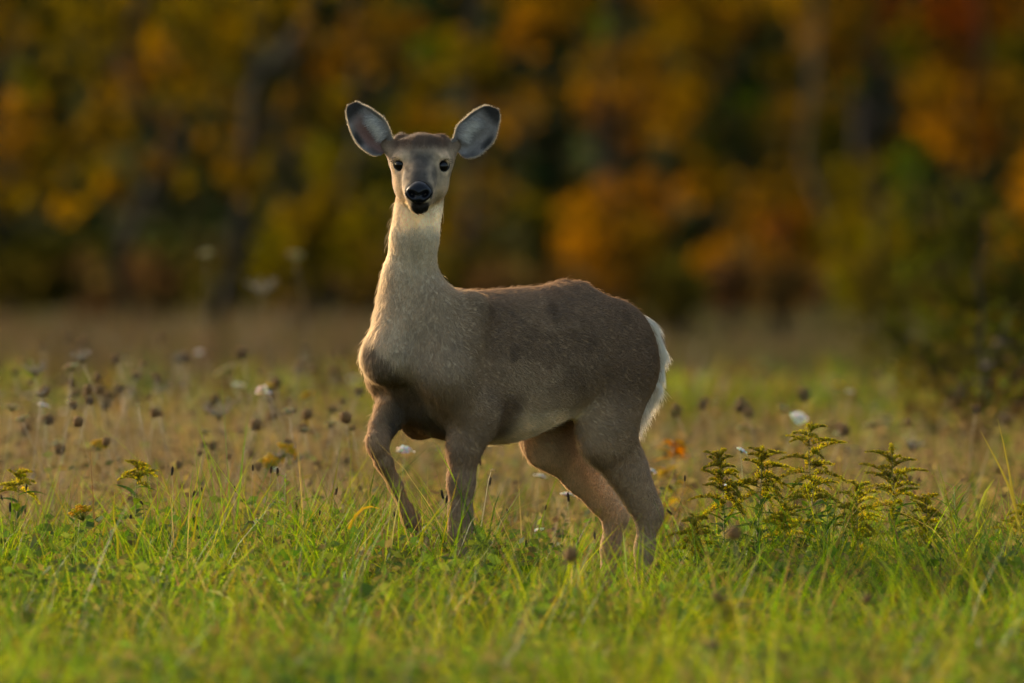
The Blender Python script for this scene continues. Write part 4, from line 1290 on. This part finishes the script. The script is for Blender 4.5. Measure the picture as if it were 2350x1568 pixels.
def flower(kind, px, py, y, size, label, cat, group, name, tilt=.25, stalks=None):
    p = at(px, py, y)
    bend, sme = random.choice(stalks or STALKS)
    z0 = float(terrain(p[0], y))
    h = p[2] - z0
    if h < .04: return None
    sx = 1.0 if y > 12 else 2.0 if y > 3 else 1.3
    t = tag(empty(name, (p[0] - bend * .12 * max(h, .2) * sx, y, z0)), label, cat, group)
    s = link(bpy.data.objects.new('stalk', sme), t)
    s.scale = (max(h, .2) * sx, max(h, .2) * sx, h)
    hd = link(bpy.data.objects.new('flower_head' if kind in ('white', 'yellow') else 'seed_head', random.choice(HEADS[kind])), t)
    hd.location = (bend * .12 * max(h, .2) * sx, 0, h)
    hd.scale = (size,) * 3
    hd.rotation_euler = (random.gauss(0, tilt), random.gauss(0, tilt) + .2 * bend, random.uniform(0, 6.28))
    return t

k_ = lambda w, y: w * (CAM_D + y) / FPX
# the ones that can be told apart
for kind, px, py, y, w, label, cat in [
    ('flat', 80, 866, 5.0, 40, 'flat dried umbel on a leaning stalk above the pale round one at the left edge', 'seed head'),
    ('umbel', 165, 852, 4.5, 34, 'pale yellowish round umbel, tallest of the left meadow', 'seed head'),
    ('flat', 190, 836, 4.6, 38, 'flat grey umbel just behind the tall pale round one', 'seed head'),
    ('white', 98, 935, 4.0, 22, 'small white flower between the flat umbel and the pale one on the left', 'flower'),
    ('umbel', 26, 946, 3.8, 36, 'pale green-white round umbel nearest the left edge', 'seed head'),
    ('nest', 266, 826, 6.5, 25, 'rusty brown seed head standing high, right of the tall pale umbel', 'seed head'),
    ('nest', 275, 896, 6.2, 26, 'rusty brown seed head directly below the other rusty one', 'seed head'),
    ('knob', 201, 905, 4.6, 20, 'dark round seed head beside the stalk of the tall pale umbel', 'seed head'),
    ('knob', 165, 880, 4.9, 20, 'dark seed head tucked right under the tall pale umbel', 'seed head'),
    ('knob', 326, 834, 7.0, 16, 'tiny faint dark seed head alone to the right of the high rusty one', 'seed head'),
    ('umbel', 525, 862, 8.0, 44, 'large blurred tan umbel in the middle of the left meadow', 'seed head'),
    ('nest', 556, 815, 8.0, 30, 'brown-grey seed head above the large blurred tan umbel', 'seed head'),
    ('nest', 422, 824, 9.5, 28, 'faint orange-brown seed head far back in the left meadow', 'seed head'),
    ('flat', 505, 968, 5.5, 55, 'dark wide umbel low in the middle of the left meadow', 'seed head'),
    ('flat', 602, 684, 15.0, 52, 'whitish umbel far back, seen against the dark wood left of the neck', 'seed head'),
    ('umbel', 676, 596, 17.0, 34, 'faint tall umbel highest of all against the wood', 'seed head'),
    ('umbel', 476, 590, 18.0, 30, 'faint pinkish umbel against the darkest gap of the left wood', 'seed head'),
    ('nest', 1846, 910, 8.0, 36, 'pale pinkish seed head above the white flower on the right', 'seed head'),
    ('white', 1832, 964, 5.0, 32, 'large white flower just above the tallest goldenrod', 'flower'),
    ('umbel', 2006, 982, 6.0, 32, 'cream umbel between the tallest goldenrod and the dark bush', 'seed head'),
    ('umbel', 1796, 944, 6.5, 24, 'small tan umbel left of the large white flower', 'seed head'),
    ('nest', 1700, 935, 6.5, 36, 'dark brown double seed head left of the small tan umbel', 'seed head'),
    ('nest', 1720, 950, 6.0, 26, 'dark brown seed head right below the double one', 'seed head'),
    ('umbel', 1708, 988, 5.0, 28, 'pinkish umbel low between the yellow sapling and the tallest goldenrod', 'seed head'),
    ('umbel', 1930, 1005, 6.0, 28, 'dull greenish umbel right of the large white flower', 'seed head'),
    ('flat', 2090, 1036, 5.5, 40, 'whitish flat umbel above the right-hand goldenrod', 'seed head'),
    ('nest', 1550, 946, 5.0, 30, 'tan seed head right of the tip of the deer tail', 'seed head'),
    ('white', 929, 1039, 2.2, 30, 'white flower seen between the forelegs of the deer', 'flower'),
    ('white', 1237, 1221, 1.2, 20, 'white flower low in the grass between foreleg and hind legs', 'flower'),
    ('white', 1492, 1086, 2.2, 26, 'white flower between the hind leg and the yellow sapling', 'flower'),
    ('white', 1302, 1140, 1.5, 24, 'white flower against the shin of the far hind leg', 'flower'),
    ('white', 1240, 1098, 2.8, 22, 'small blurred white flower under the belly of the deer', 'flower'),
    ('white', 1665, 1122, 1.0, 24, 'white flower half hidden behind the left goldenrods', 'flower'),
    ('white', 1700, 1040, .9, 26, 'white flower cluster on top of the left goldenrods', 'flower'),
    ('knob', 1686, 1224, -4.6, 36, 'blurred dark round seed head in front of the goldenrods', 'seed head'),
    ('knob', 1311, 1274, -4.8, 38, 'blurred dark round seed head in front of the hind legs', 'seed head'),
    ('knob', 1990, 1376, -5.6, 26, 'blurred dark knob low in the right foreground grass', 'seed head'),
    ('knob', 1648, 1372, -5.0, 30, 'blurred rusty knob below the dark one in front of the goldenrods', 'seed head'),
    ('nest', 1635, 1485, -6.4, 28, 'blurred dark seed head near the bottom of the frame', 'seed head'),
    ('yellow', 660, 1035, 3.0, 44, 'yellow flower left of the lifted foreleg', 'flower'),
    ('yellow', 620, 1062, 3.4, 50, 'orange-brown fading flower beside the yellow one left of the deer', 'flower'),
    ('yellow', 228, 1022, 3.0, 34, 'yellow flower in the left meadow beside a dark knob', 'flower'),
    ('yellow', 185, 1175, -.4, 46, 'small sharp yellow flower in the left grass', 'flower'),
    ('knob', 243, 1014, 2.6, 20, 'dark knob touching the yellow flower in the left meadow', 'seed head')]:
    flower(kind, px, py, y, k_(w, y) * 1.2, label, cat, {'flower': 'wild flowers in the meadow', 'seed head': 'seed heads in the meadow'}[cat],
           {'white': 'white_flower', 'yellow': 'yellow_flower'}.get(kind, 'dried_flower'), stalks=STALKS_G if kind in ('white', 'yellow') else STALKS)
# the many brown ones nothing tells apart
n_ok = 0
for i in range(290):
    y = random.uniform(2.2, 14.0)
    px = random.uniform(-260, 2610) if random.random() < .48 else random.uniform(-100, 900)
    zt = random.uniform(.20, .42) * (1.2 if px < 900 else 1.0)
    zg = float(terrain((px - 1175) * (CAM_D + y) / FPX, y))
    py = (CAM_H - zg - zt) * FPX / (CAM_D + y)
    kind = random.choices(['nest', 'knob', 'flat', 'umbel', 'white', 'yellow'], [.50, .24, .09, .09, .045, .035])[0]
    lab = {'nest': 'small brown curled seed head blurred in the rough grass behind the deer', 'knob': 'small dark round seed head blurred in the rough grass behind the deer',
           'flat': 'small flat grey-brown umbel blurred in the rough grass behind the deer', 'umbel': 'small pale umbel blurred in the rough grass behind the deer',
           'white': 'tiny white flower blurred in the rough grass behind the deer', 'yellow': 'tiny yellow flower blurred in the rough grass behind the deer'}[kind]
    grp = {'nest': 'brown curled seed heads', 'knob': 'dark round seed heads', 'flat': 'grey-brown umbels', 'umbel': 'pale umbels', 'white': 'tiny white flowers', 'yellow': 'tiny yellow flowers'}[kind]
    flower(kind, px, py, y, random.uniform(.016, .038), lab, 'flower' if kind in ('white', 'yellow') else 'seed head', grp + ' in the rough grass',
           {'white': 'white_flower', 'yellow': 'yellow_flower'}.get(kind, 'dried_flower'))

# plantain spikes near the deer's legs, in focus
PL = [(951, 1159), (1017, 1135), (1024, 1146), (1082, 1163), (1167, 1174), (1251, 1165), (1305, 1141), (1152, 1224), (1097, 1217), (1115, 1256), (1207, 1247), (1270, 1253), (1365, 1229), (1325, 1242),
      (1104, 1294), (1102, 1058), (1124, 1105), (580, 1074), (637, 1083), (441, 1133), (540, 1123), (464, 1123), (59, 1119), (5, 1142), (23, 1164), (57, 1173), (328, 1151), (394, 1081), (621, 1079), (770, 1126),
      (682, 1162), (733, 1177), (637, 1180), (1768, 1173), (2195, 1213), (1572, 1098), (1542, 1173), (2164, 1236), (2283, 1274), (2010, 1300), (1880, 1270), (300, 1190), (860, 1190), (905, 1180), (1420, 1245)]
for i, (px, py) in enumerate(PL):
    y = random.uniform(-.35, .75)
    if 840 < px < 1560: y = -.45 if random.random() < .5 else .55
    if px in (1102, 1124): y = 1.2
    p = at(px, py, y); z0 = float(terrain(p[0], y)); ln = random.uniform(.012, .021)
    bend, sme = random.choice(SPIKE_STALKS); h = p[2] - z0 - ln * .5
    t = tag(empty('plantain', (p[0] - bend * .12 * h, y, z0), 0), 'dark brown plantain spike on a thin stalk rising out of the grass by the deer', 'seed head', 'plantain spikes in the grass')
    s = link(bpy.data.objects.new('stalk', sme), t); s.scale = (h * 1.0, h * 1.0, h)
    hd = link(bpy.data.objects.new('seed_spike', random.choice(HEADS['spike'])), t)
    hd.location = (bend * .12 * h, 0, h); hd.scale = (ln * 1.05, ln * 1.05, ln)
    hd.rotation_euler = (random.gauss(0, .2), bend * .3 + random.gauss(0, .35), random.uniform(0, 6))
p = at(1126, 1080, .35)
t = tag(empty('grass_stalk', (p[0] - .045, .35, 0)), 'pale thin stalk with a bent tip right of the standing foreleg', 'grass stalk')
m = MB(); m.tube([(0, 0, 0), (.012, 0, p[2] * .5), (.040, 0, p[2] * .94), (.047, 0, p[2]), (.055, 0, p[2] - .003)], [.0016, .0014, .001, .001, .0008], (.34, .30, .17), 5); m.build('stalk', M_STEM, t)
m = MB(); m.blob((.050, 0, p[2]), (.006, .004, .004), (.42, .38, .26), 4, 6); m.build('seed_head', M_FLOWER, t)

# ------------------------------------------------------------------ goldenrods
def plume_mesh(L, seed, tone):
    """arching flower branch crowded with tiny heads on its upper side"""
    rnd = random.Random(seed); m = MB()
    ax = []
    for i in range(9):
        t = i / 8
        ax.append(Vector((L * (t - .06 * t * t), rnd.uniform(-.03, .03) * L * t, L * (.34 * t - .42 * t * t))))
    m.tube(ax, [.0011 - .0008 * i / 8 for i in range(9)], (.17, .15, .04), 4)
    for i in range(int(170 * (L / .07) ** .8)):
        t = min(1, .10 + .92 * rnd.random()); q = t * 8; j = min(7, int(q)); p = ax[j].lerp(ax[j + 1], q - j)
        s = rnd.uniform(.0019, .0034) * (1.25 - .5 * t)
        p = p + Vector((rnd.uniform(-.003, .003), rnd.gauss(0, .0036 * (1.3 - t)), abs(rnd.gauss(.0040, .0034)) * (1.3 - t) - .0012))
        br = rnd.random()
        c = [(.30, .255, .020), (.38, .34, .024), (.46, .39, .028), (.22, .175, .020)][min(3, int(br * 3.2))]
        c = tuple(v * tone * rnd.uniform(.8, 1.2) for v in c)
        d = Vector((rnd.gauss(0, .5), rnd.gauss(0, .5), 1)).normalized()
        a = d.orthogonal().normalized(); b = d.cross(a)
        m.add([p + a * s * .6, p - a * s * .3 + b * s * .5, p - a * s * .3 - b * s * .5, p + d * s * 1.7], [(0, 1, 3), (2, 0, 3)], c)
    return m.mesh('plume', M_FLOWER, False)
PLUMES = {tone: [plume_mesh(L, 50 + i, {.8: .62, 1.0: .76, 1.35: .82}[tone]) for i, L in enumerate((.03, .045, .06, .075, .09))] for tone in (.8, 1.0, 1.35)}
def gleaf_mesh(L, w, col, seed):
    random.seed(seed); m = MB(); m.leaf((0, 0, 0), (1, 0, .25), (0, 0, 1), L, w, col, random.uniform(.25, .6), .35, 5); return m.mesh('leaf', M_LEAF)
GLEAF = [gleaf_mesh(L, w, c, i) for i, (L, w, c) in enumerate([(.060, .020, (.050, .095, .014)), (.055, .021, (.045, .085, .014)), (.046, .017, (.075, .11, .014)), (.066, .022, (.040, .075, .014)), (.042, .018, (.085, .11, .016))])]

def goldenrod(px, py, bx, y, label, spread, npl, tone, plen=.10, nleaf=16, lean_tip=0):
    """px,py: tip; bx: pixel of the stem lower down; spread: length of the lowest plumes"""
    tip = at(px, py, y); base = np.array([(bx - 1175) * (CAM_D + y) / FPX, y, float(terrain(0, y))])
    t = tag(empty('goldenrod', tuple(base)), label, 'goldenrod', 'goldenrods in front of the meadow')
    e = tip - base
    wv = random.uniform(-.012, .012)
    f = lambda s: Vector((e[0] * s ** 1.5 + wv * math.sin(5 * s), .01 * math.sin(3 * s), e[2] * s))
    m = MB(); m.tube([f(s) for s in np.linspace(0, 1, 10)], [.0028 - .0020 * s for s in np.linspace(0, 1, 10)], [(.13 + .05 * s, .15, .04) for s in np.linspace(0, 1, 10)], 6)
    m.build('stem', M_STEM, t)
    h = e[2]
    npl = int(npl * 1.4)
    for i in range(npl):
        q = i / max(1, npl - 1)
        s = 1 - (plen / h) * q ** .9
        want = 1.6 * spread * (.30 + .70 * q ** .6) * random.uniform(.5, 1.2)
        j = int(np.argmin([abs(want - L) for L in (.03, .045, .06, .075, .09)]))
        o = link(bpy.data.objects.new('plume', PLUMES[tone][j]), t)
        o.location = f(s); k = want / (.03, .045, .06, .075, .09)[j]
        side = 0 if i % 2 else math.pi
        o.rotation_euler = (random.gauss(0, .15), random.gauss(.06, .30) - .5 * (1 - q), side + random.gauss(0, .8))
        o.scale = (k, k, k)
    nleaf = int(nleaf * 1.7)
    for i in range(nleaf):
        s = 1 - plen / h - .02 - (.74 - plen / h) * i / nleaf
        if s < .12: break
        o = link(bpy.data.objects.new('leaf', GLEAF[i % 5]), t)
        o.location = f(s); k = random.uniform(.8, 1.25)
        o.rotation_euler = (0, random.uniform(-.75, .1), i * 2.4 + random.uniform(-.3, .3)); o.scale = (k, k, k)
goldenrod(1847, 985, 1862, .30, 'tallest goldenrod with wide dull gold side sprays, right of the deer', .072, 13, .8, .120, 20)
goldenrod(1742, 1034, 1738, .15, 'second goldenrod from the deer, brownish dense plumes and a dark leaf at its stem', .060, 16, .8, .100, 18)
goldenrod(1640, 1046, 1684, .10, 'goldenrod nearest the deer, arching its plumes to the left', .066, 17, .8, .115, 18)
goldenrod(1870, 1105, 1868, -.05, 'short bright yellow goldenrod at the foot of the tallest one', .062, 9, 1.35, .050, 14)
goldenrod(2045, 1040, 2062, .25, 'tall goldenrod on the right with a bent tip leaning left', .074, 15, .8, .125, 16)
goldenrod(1968, 1118, 1972, -.10, 'bushy goldenrod between the tallest one and the right-hand one', .064, 22, 1.0, .150, 10)
goldenrod(2120, 1146, 2118, .05, 'low rusty goldenrod beside the feathery green plant', .056, 16, .8, .100, 10)
goldenrod(1585, 1188, 1600, -.15, 'small goldenrod low beside the hind hoof of the deer', .050, 14, 1.0, .090, 10)
goldenrod(1795, 1165, 1800, -.20, 'pale short goldenrod low between the leafy stems', .058, 12, 1.0, .070, 14)
goldenrod(2335, 1166, 2340, .20, 'dull goldenrod at the right edge behind the tall grass stalks', .060, 10, .8, .080, 10)
goldenrod(322, 1068, 300, .45, 'bright small goldenrod alone in the left meadow', .040, 9, 1.35, .045, 8)
goldenrod(35, 1086, 30, .60, 'yellow goldenrod at the left edge', .042, 8, 1.35, .045, 8)
goldenrod(1660, 1385, 1665, -4.2, 'blurred golden spray in the right foreground', .055, 14, 1.0, .090, 6)
random.seed(77)
# ------------------------------------------------------------------ leafy green weeds
def leafy_weed(name, px, py, bx, y, label, L, w, col, n, up, seed, span=.75):
    rnd = random.Random(seed)
    tip = at(px, py, y); base = np.array([(bx - 1175) * (CAM_D + y) / FPX, y, float(terrain(0, y))]); e = tip - base
    t = tag(empty(name, tuple(base)), label, 'plant', 'leafy weeds in the grass')
    m = MB(); m.tube([(e[0] * s ** 1.4, 0, e[2] * s) for s in np.linspace(0, 1, 7)], [.0024 - .0016 * s for s in np.linspace(0, 1, 7)], (col[0] * 1.1, col[1] * 1.1, col[2]), 5); m.build('stem', M_STEM, t)
    mb = MB(); mb.leaf((0, 0, 0), (1, 0, .1), (0, 0, 1), L, w, col, .35, .3, 5); me = mb.mesh('leaf', M_LEAF)
    for i in range(n):
        s = 1 - span * i / n
        o = link(bpy.data.objects.new('leaf', me), t); o.location = (e[0] * s ** 1.4, 0, e[2] * s)
        k = (.45 + .75 * min(1, i / n * 2.2)) * rnd.uniform(.85, 1.15)
        o.rotation_euler = (rnd.gauss(0, .15), -up * (1 - .6 * i / n) + rnd.gauss(0, .15), i * 2.4 + rnd.uniform(-.3, .3)); o.scale = (k, k, k)
leafy_weed('feathery_weed', 2190, 1116, 2205, .15, 'feathery light green weed with narrow leaves right of the goldenrods', .085, .0055, (.085, .14, .015), 40, .75, 1)
leafy_weed('feathery_weed', 2262, 1180, 2258, .05, 'smaller feathery weed next to the tall grass stalks', .070, .005, (.08, .13, .014), 28, .75, 2)
leafy_weed('feathery_weed', 2345, 1225, 2340, -.10, 'feathery weed cut off by the right edge', .070, .005, (.14, .20, .05), 24, .7, 3)
leafy_weed('leafy_weed', 655, 1088, 650, .20, 'light green leafy weed with pale buds left of the lifted foreleg', .050, .008, (.12, .18, .02), 30, .8, 4)
leafy_weed('leafy_weed', 640, 1150, 662, -.20, 'short light green weed at the foot of the one with pale buds', .045, .008, (.11, .17, .02), 24, .7, 5)
leafy_weed('leafy_weed', 1900, 1150, 1895, -.15, 'dark broad-leaved weed under the tallest goldenrod', .060, .020, (.040, .075, .012), 20, .7, 6)
leafy_weed('leafy_weed', 1740, 1200, 1745, -.25, 'dark leafy weed below the second goldenrod', .060, .018, (.045, .08, .012), 20, .7, 7)
leafy_weed('leafy_weed', 2080, 1262, 2070, -.45, 'mid green leafy weed in front of the right goldenrods', .060, .017, (.06, .105, .012), 18, .6, 8)
leafy_weed('leafy_weed', 2190, 1290, 2180, -.70, 'broad-leaved weed low near the right edge', .065, .018, (.065, .10, .012), 18, .5, 9)
leafy_weed('leafy_weed', 170, 1190, 175, -.20, 'dark green weed under the small sharp yellow flower', .050, .016, (.045, .08, .012), 18, .6, 10)
leafy_weed('leafy_weed', 230, 1372, 225, -3.6, 'dark green blurred weed in the left foreground', .075, .024, (.035, .075, .012), 22, .6, 11)
leafy_weed('leafy_weed', 1560, 1262, 1560, -.5, 'green weed in front of the hind hoof of the deer', .05, .013, (.07, .12, .014), 18, .7, 12)
# darker weeds and rusty sprays mixed into the foreground grass
for i in range(34):
    y = random.uniform(-6.8, -1.3); px = random.uniform(-40, 2390)
    zt = random.uniform(.17, .29); py = (CAM_H - zt) * FPX / (CAM_D + y)
    dark = i % 4 != 3
    leafy_weed('leafy_weed', px, py, px + random.uniform(-14, 14), y, 'dark broad-leaved weed blurred among the foreground grass' if dark else 'rusty brown weed blurred among the foreground grass',
               random.uniform(.05, .085), random.uniform(.018, .032), random.choice([(.028, .06, .010), (.036, .07, .012), (.045, .078, .012)]) if dark else random.choice([(.11, .066, .022), (.14, .09, .025)]),
               22, .7, 100 + i, .7)
# small sapling with glowing yellow leaves behind the hind legs
t = tag(empty('yellow_sapling', (at(1545, 1000, 4.2)[0], 4.2, float(terrain(0, 4.2)))), 'low sapling with yellow and orange leaves behind the hind legs', 'plant')
m = MB(); m.tube([(0, 0, 0), (.006, 0, .2), (0, 0, .36)], [.004, .003, .002], (.12, .09, .04), 6); m.build('stem', M_STEM, t)
for i in range(64):
    s = random.uniform(.06, .36); a = i * 2.4
    mb = MB(); c = (.30, .18, .005) if s < .29 else (.29, .125, .005)
    mb.leaf((0, 0, 0), (math.cos(a), math.sin(a) * .6, random.uniform(-.2, .7)), (0, 0, 1), random.uniform(.035, .060), .030, tuple(v * random.uniform(.8, 1.2) for v in c), .3, .2, 4)
    o = mb.build('leaf', M_LEAF, t); o.location = (0, 0, s)

# tall grass stalks at the right, long bent blades
def long_blade(pts, w, col, label, name='grass_stalk', y=0.0, cat='grass stalk', group=None):
    P = [at(px, py, y) for px, py in pts]; b = P[0]
    z0 = float(terrain(b[0], y))
    t = tag(empty(name, (b[0], y, min(z0, b[2]))), label, cat, group)
    Q = [Vector(q - np.array([b[0], 0 + y, min(z0, b[2])])) for q in P]
    m = MB(); n = len(Q)
    for i in range(1): pass
    vs, fs = [], []
    for i, q in enumerate(Q):
        d = (Q[min(i + 1, n - 1)] - Q[max(i - 1, 0)]).normalized(); sd = d.cross(Vector((0.25, 1, 0))).normalized()
        ww = w * .5 * (1 - (i / (n - 1)) ** 2.2) + .0003
        up = Vector((0, -1, 0)) * ww * .35
        vs += [q + sd * ww + up, q, q - sd * ww + up]
        if i: a = (i - 1) * 3; fs += [(a, a + 1, a + 4, a + 3), (a + 1, a + 2, a + 5, a + 4)]
    m.add(vs, fs, col); m.build('blade', M_GRASS, t)
STR, GRN, OLV = (.22, .17, .07), (.12, .15, .015), (.13, .11, .025)
long_blade([(2362, 1420), (2352, 1290), (2340, 1200), (2318, 1120), (2290, 1062), (2250, 988)], .008, OLV, 'tall olive stalk leaning left at the right edge, lower of the crossing pair', y=-.05)
long_blade([(2352, 1400), (2346, 1250), (2330, 1160), (2316, 1080), (2304, 1020), (2290, 962)], .006, OLV, 'tall thin stalk at the right edge, upright one of the crossing pair', y=0)
long_blade([(2215, 1440), (2222, 1300), (2240, 1190), (2262, 1130), (2283, 1100)], .009, (.15, .16, .03), 'broad pale blade left of the crossing tall stalks', y=-.1)
long_blade([(1620, 1420), (1632, 1330), (1650, 1280), (1668, 1235)], .014, (.13, .165, .012), 'broad bright green blade before the goldenrod nearest the deer', y=-1.2)
long_blade([(1905, 1300), (1920, 1250), (1945, 1200), (1963, 1155)], .008, (.19, .135, .035), 'straw blade leaning right between two goldenrods', y=-.3)
long_blade([(470, 1354), (500, 1360), (525, 1374), (542, 1396), (548, 1450)][::-1], .0065, (.21, .22, .09), 'pale arched blade in the left foreground', y=-2.6)
long_blade([(598, 1328), (620, 1326), (640, 1330), (652, 1345), (655, 1400)][::-1], .0055, (.22, .24, .10), 'small pale bent blade right of the arched one', y=-2.2)
long_blade([(470, 1385), (482, 1382), (490, 1392), (492, 1450)][::-1], .006, (.17, .20, .07), 'short pale hooked blade just below the arched one', y=-2.9)
long_blade([(800, 1215), (815, 1185), (832, 1168), (850, 1163), (872, 1168)], .007, (.19, .13, .018), 'yellow bent blade in front of the lifted foreleg', y=-.6)
long_blade([(940, 1300), (975, 1215), (1000, 1180), (1022, 1150)], .005, (.15, .15, .02), 'yellow-green blade crossing between the forelegs', y=-.55)
long_blade([(895, 1280), (905, 1200), (915, 1150), (922, 1115)], .003, (.18, .17, .06), 'thin straw blade crossing the lifted foreleg', y=-.62)
long_blade([(1460, 1330), (1464, 1270), (1470, 1225)], .004, (.11, .15, .015), 'upright green blade before the near hind leg', y=-.5)
long_blade([(1440, 1330), (1434, 1260), (1429, 1215)], .004, (.15, .18, .06), 'pale upright blade before the far hind leg', y=-.5)
for i, (x0, y0, x1, y1) in enumerate([(300, 1290, 372, 1105), (440, 1260, 478, 1090), (395, 1270, 440, 1165), (560, 1230, 640, 1085), (100, 1260, 150, 1150), (235, 1290, 245, 1180), (270, 1240, 262, 1130), (700, 1230, 735, 1150)]):
    long_blade([(x0, y0 + 60), (x0, y0), ((x0 + x1) / 2 - 6, (y0 + y1) / 2), (x1, y1)], .006, (.13 + .015 * (i % 3), .125, .018), 'long yellow-green grass blade standing above the left sward, ' + ORD[[3, 5, 4, 6, 0, 1, 2, 16][i]], 'grass_stalk', random.uniform(-.5, .2), 'grass stalk', 'long leaning blades on the left')
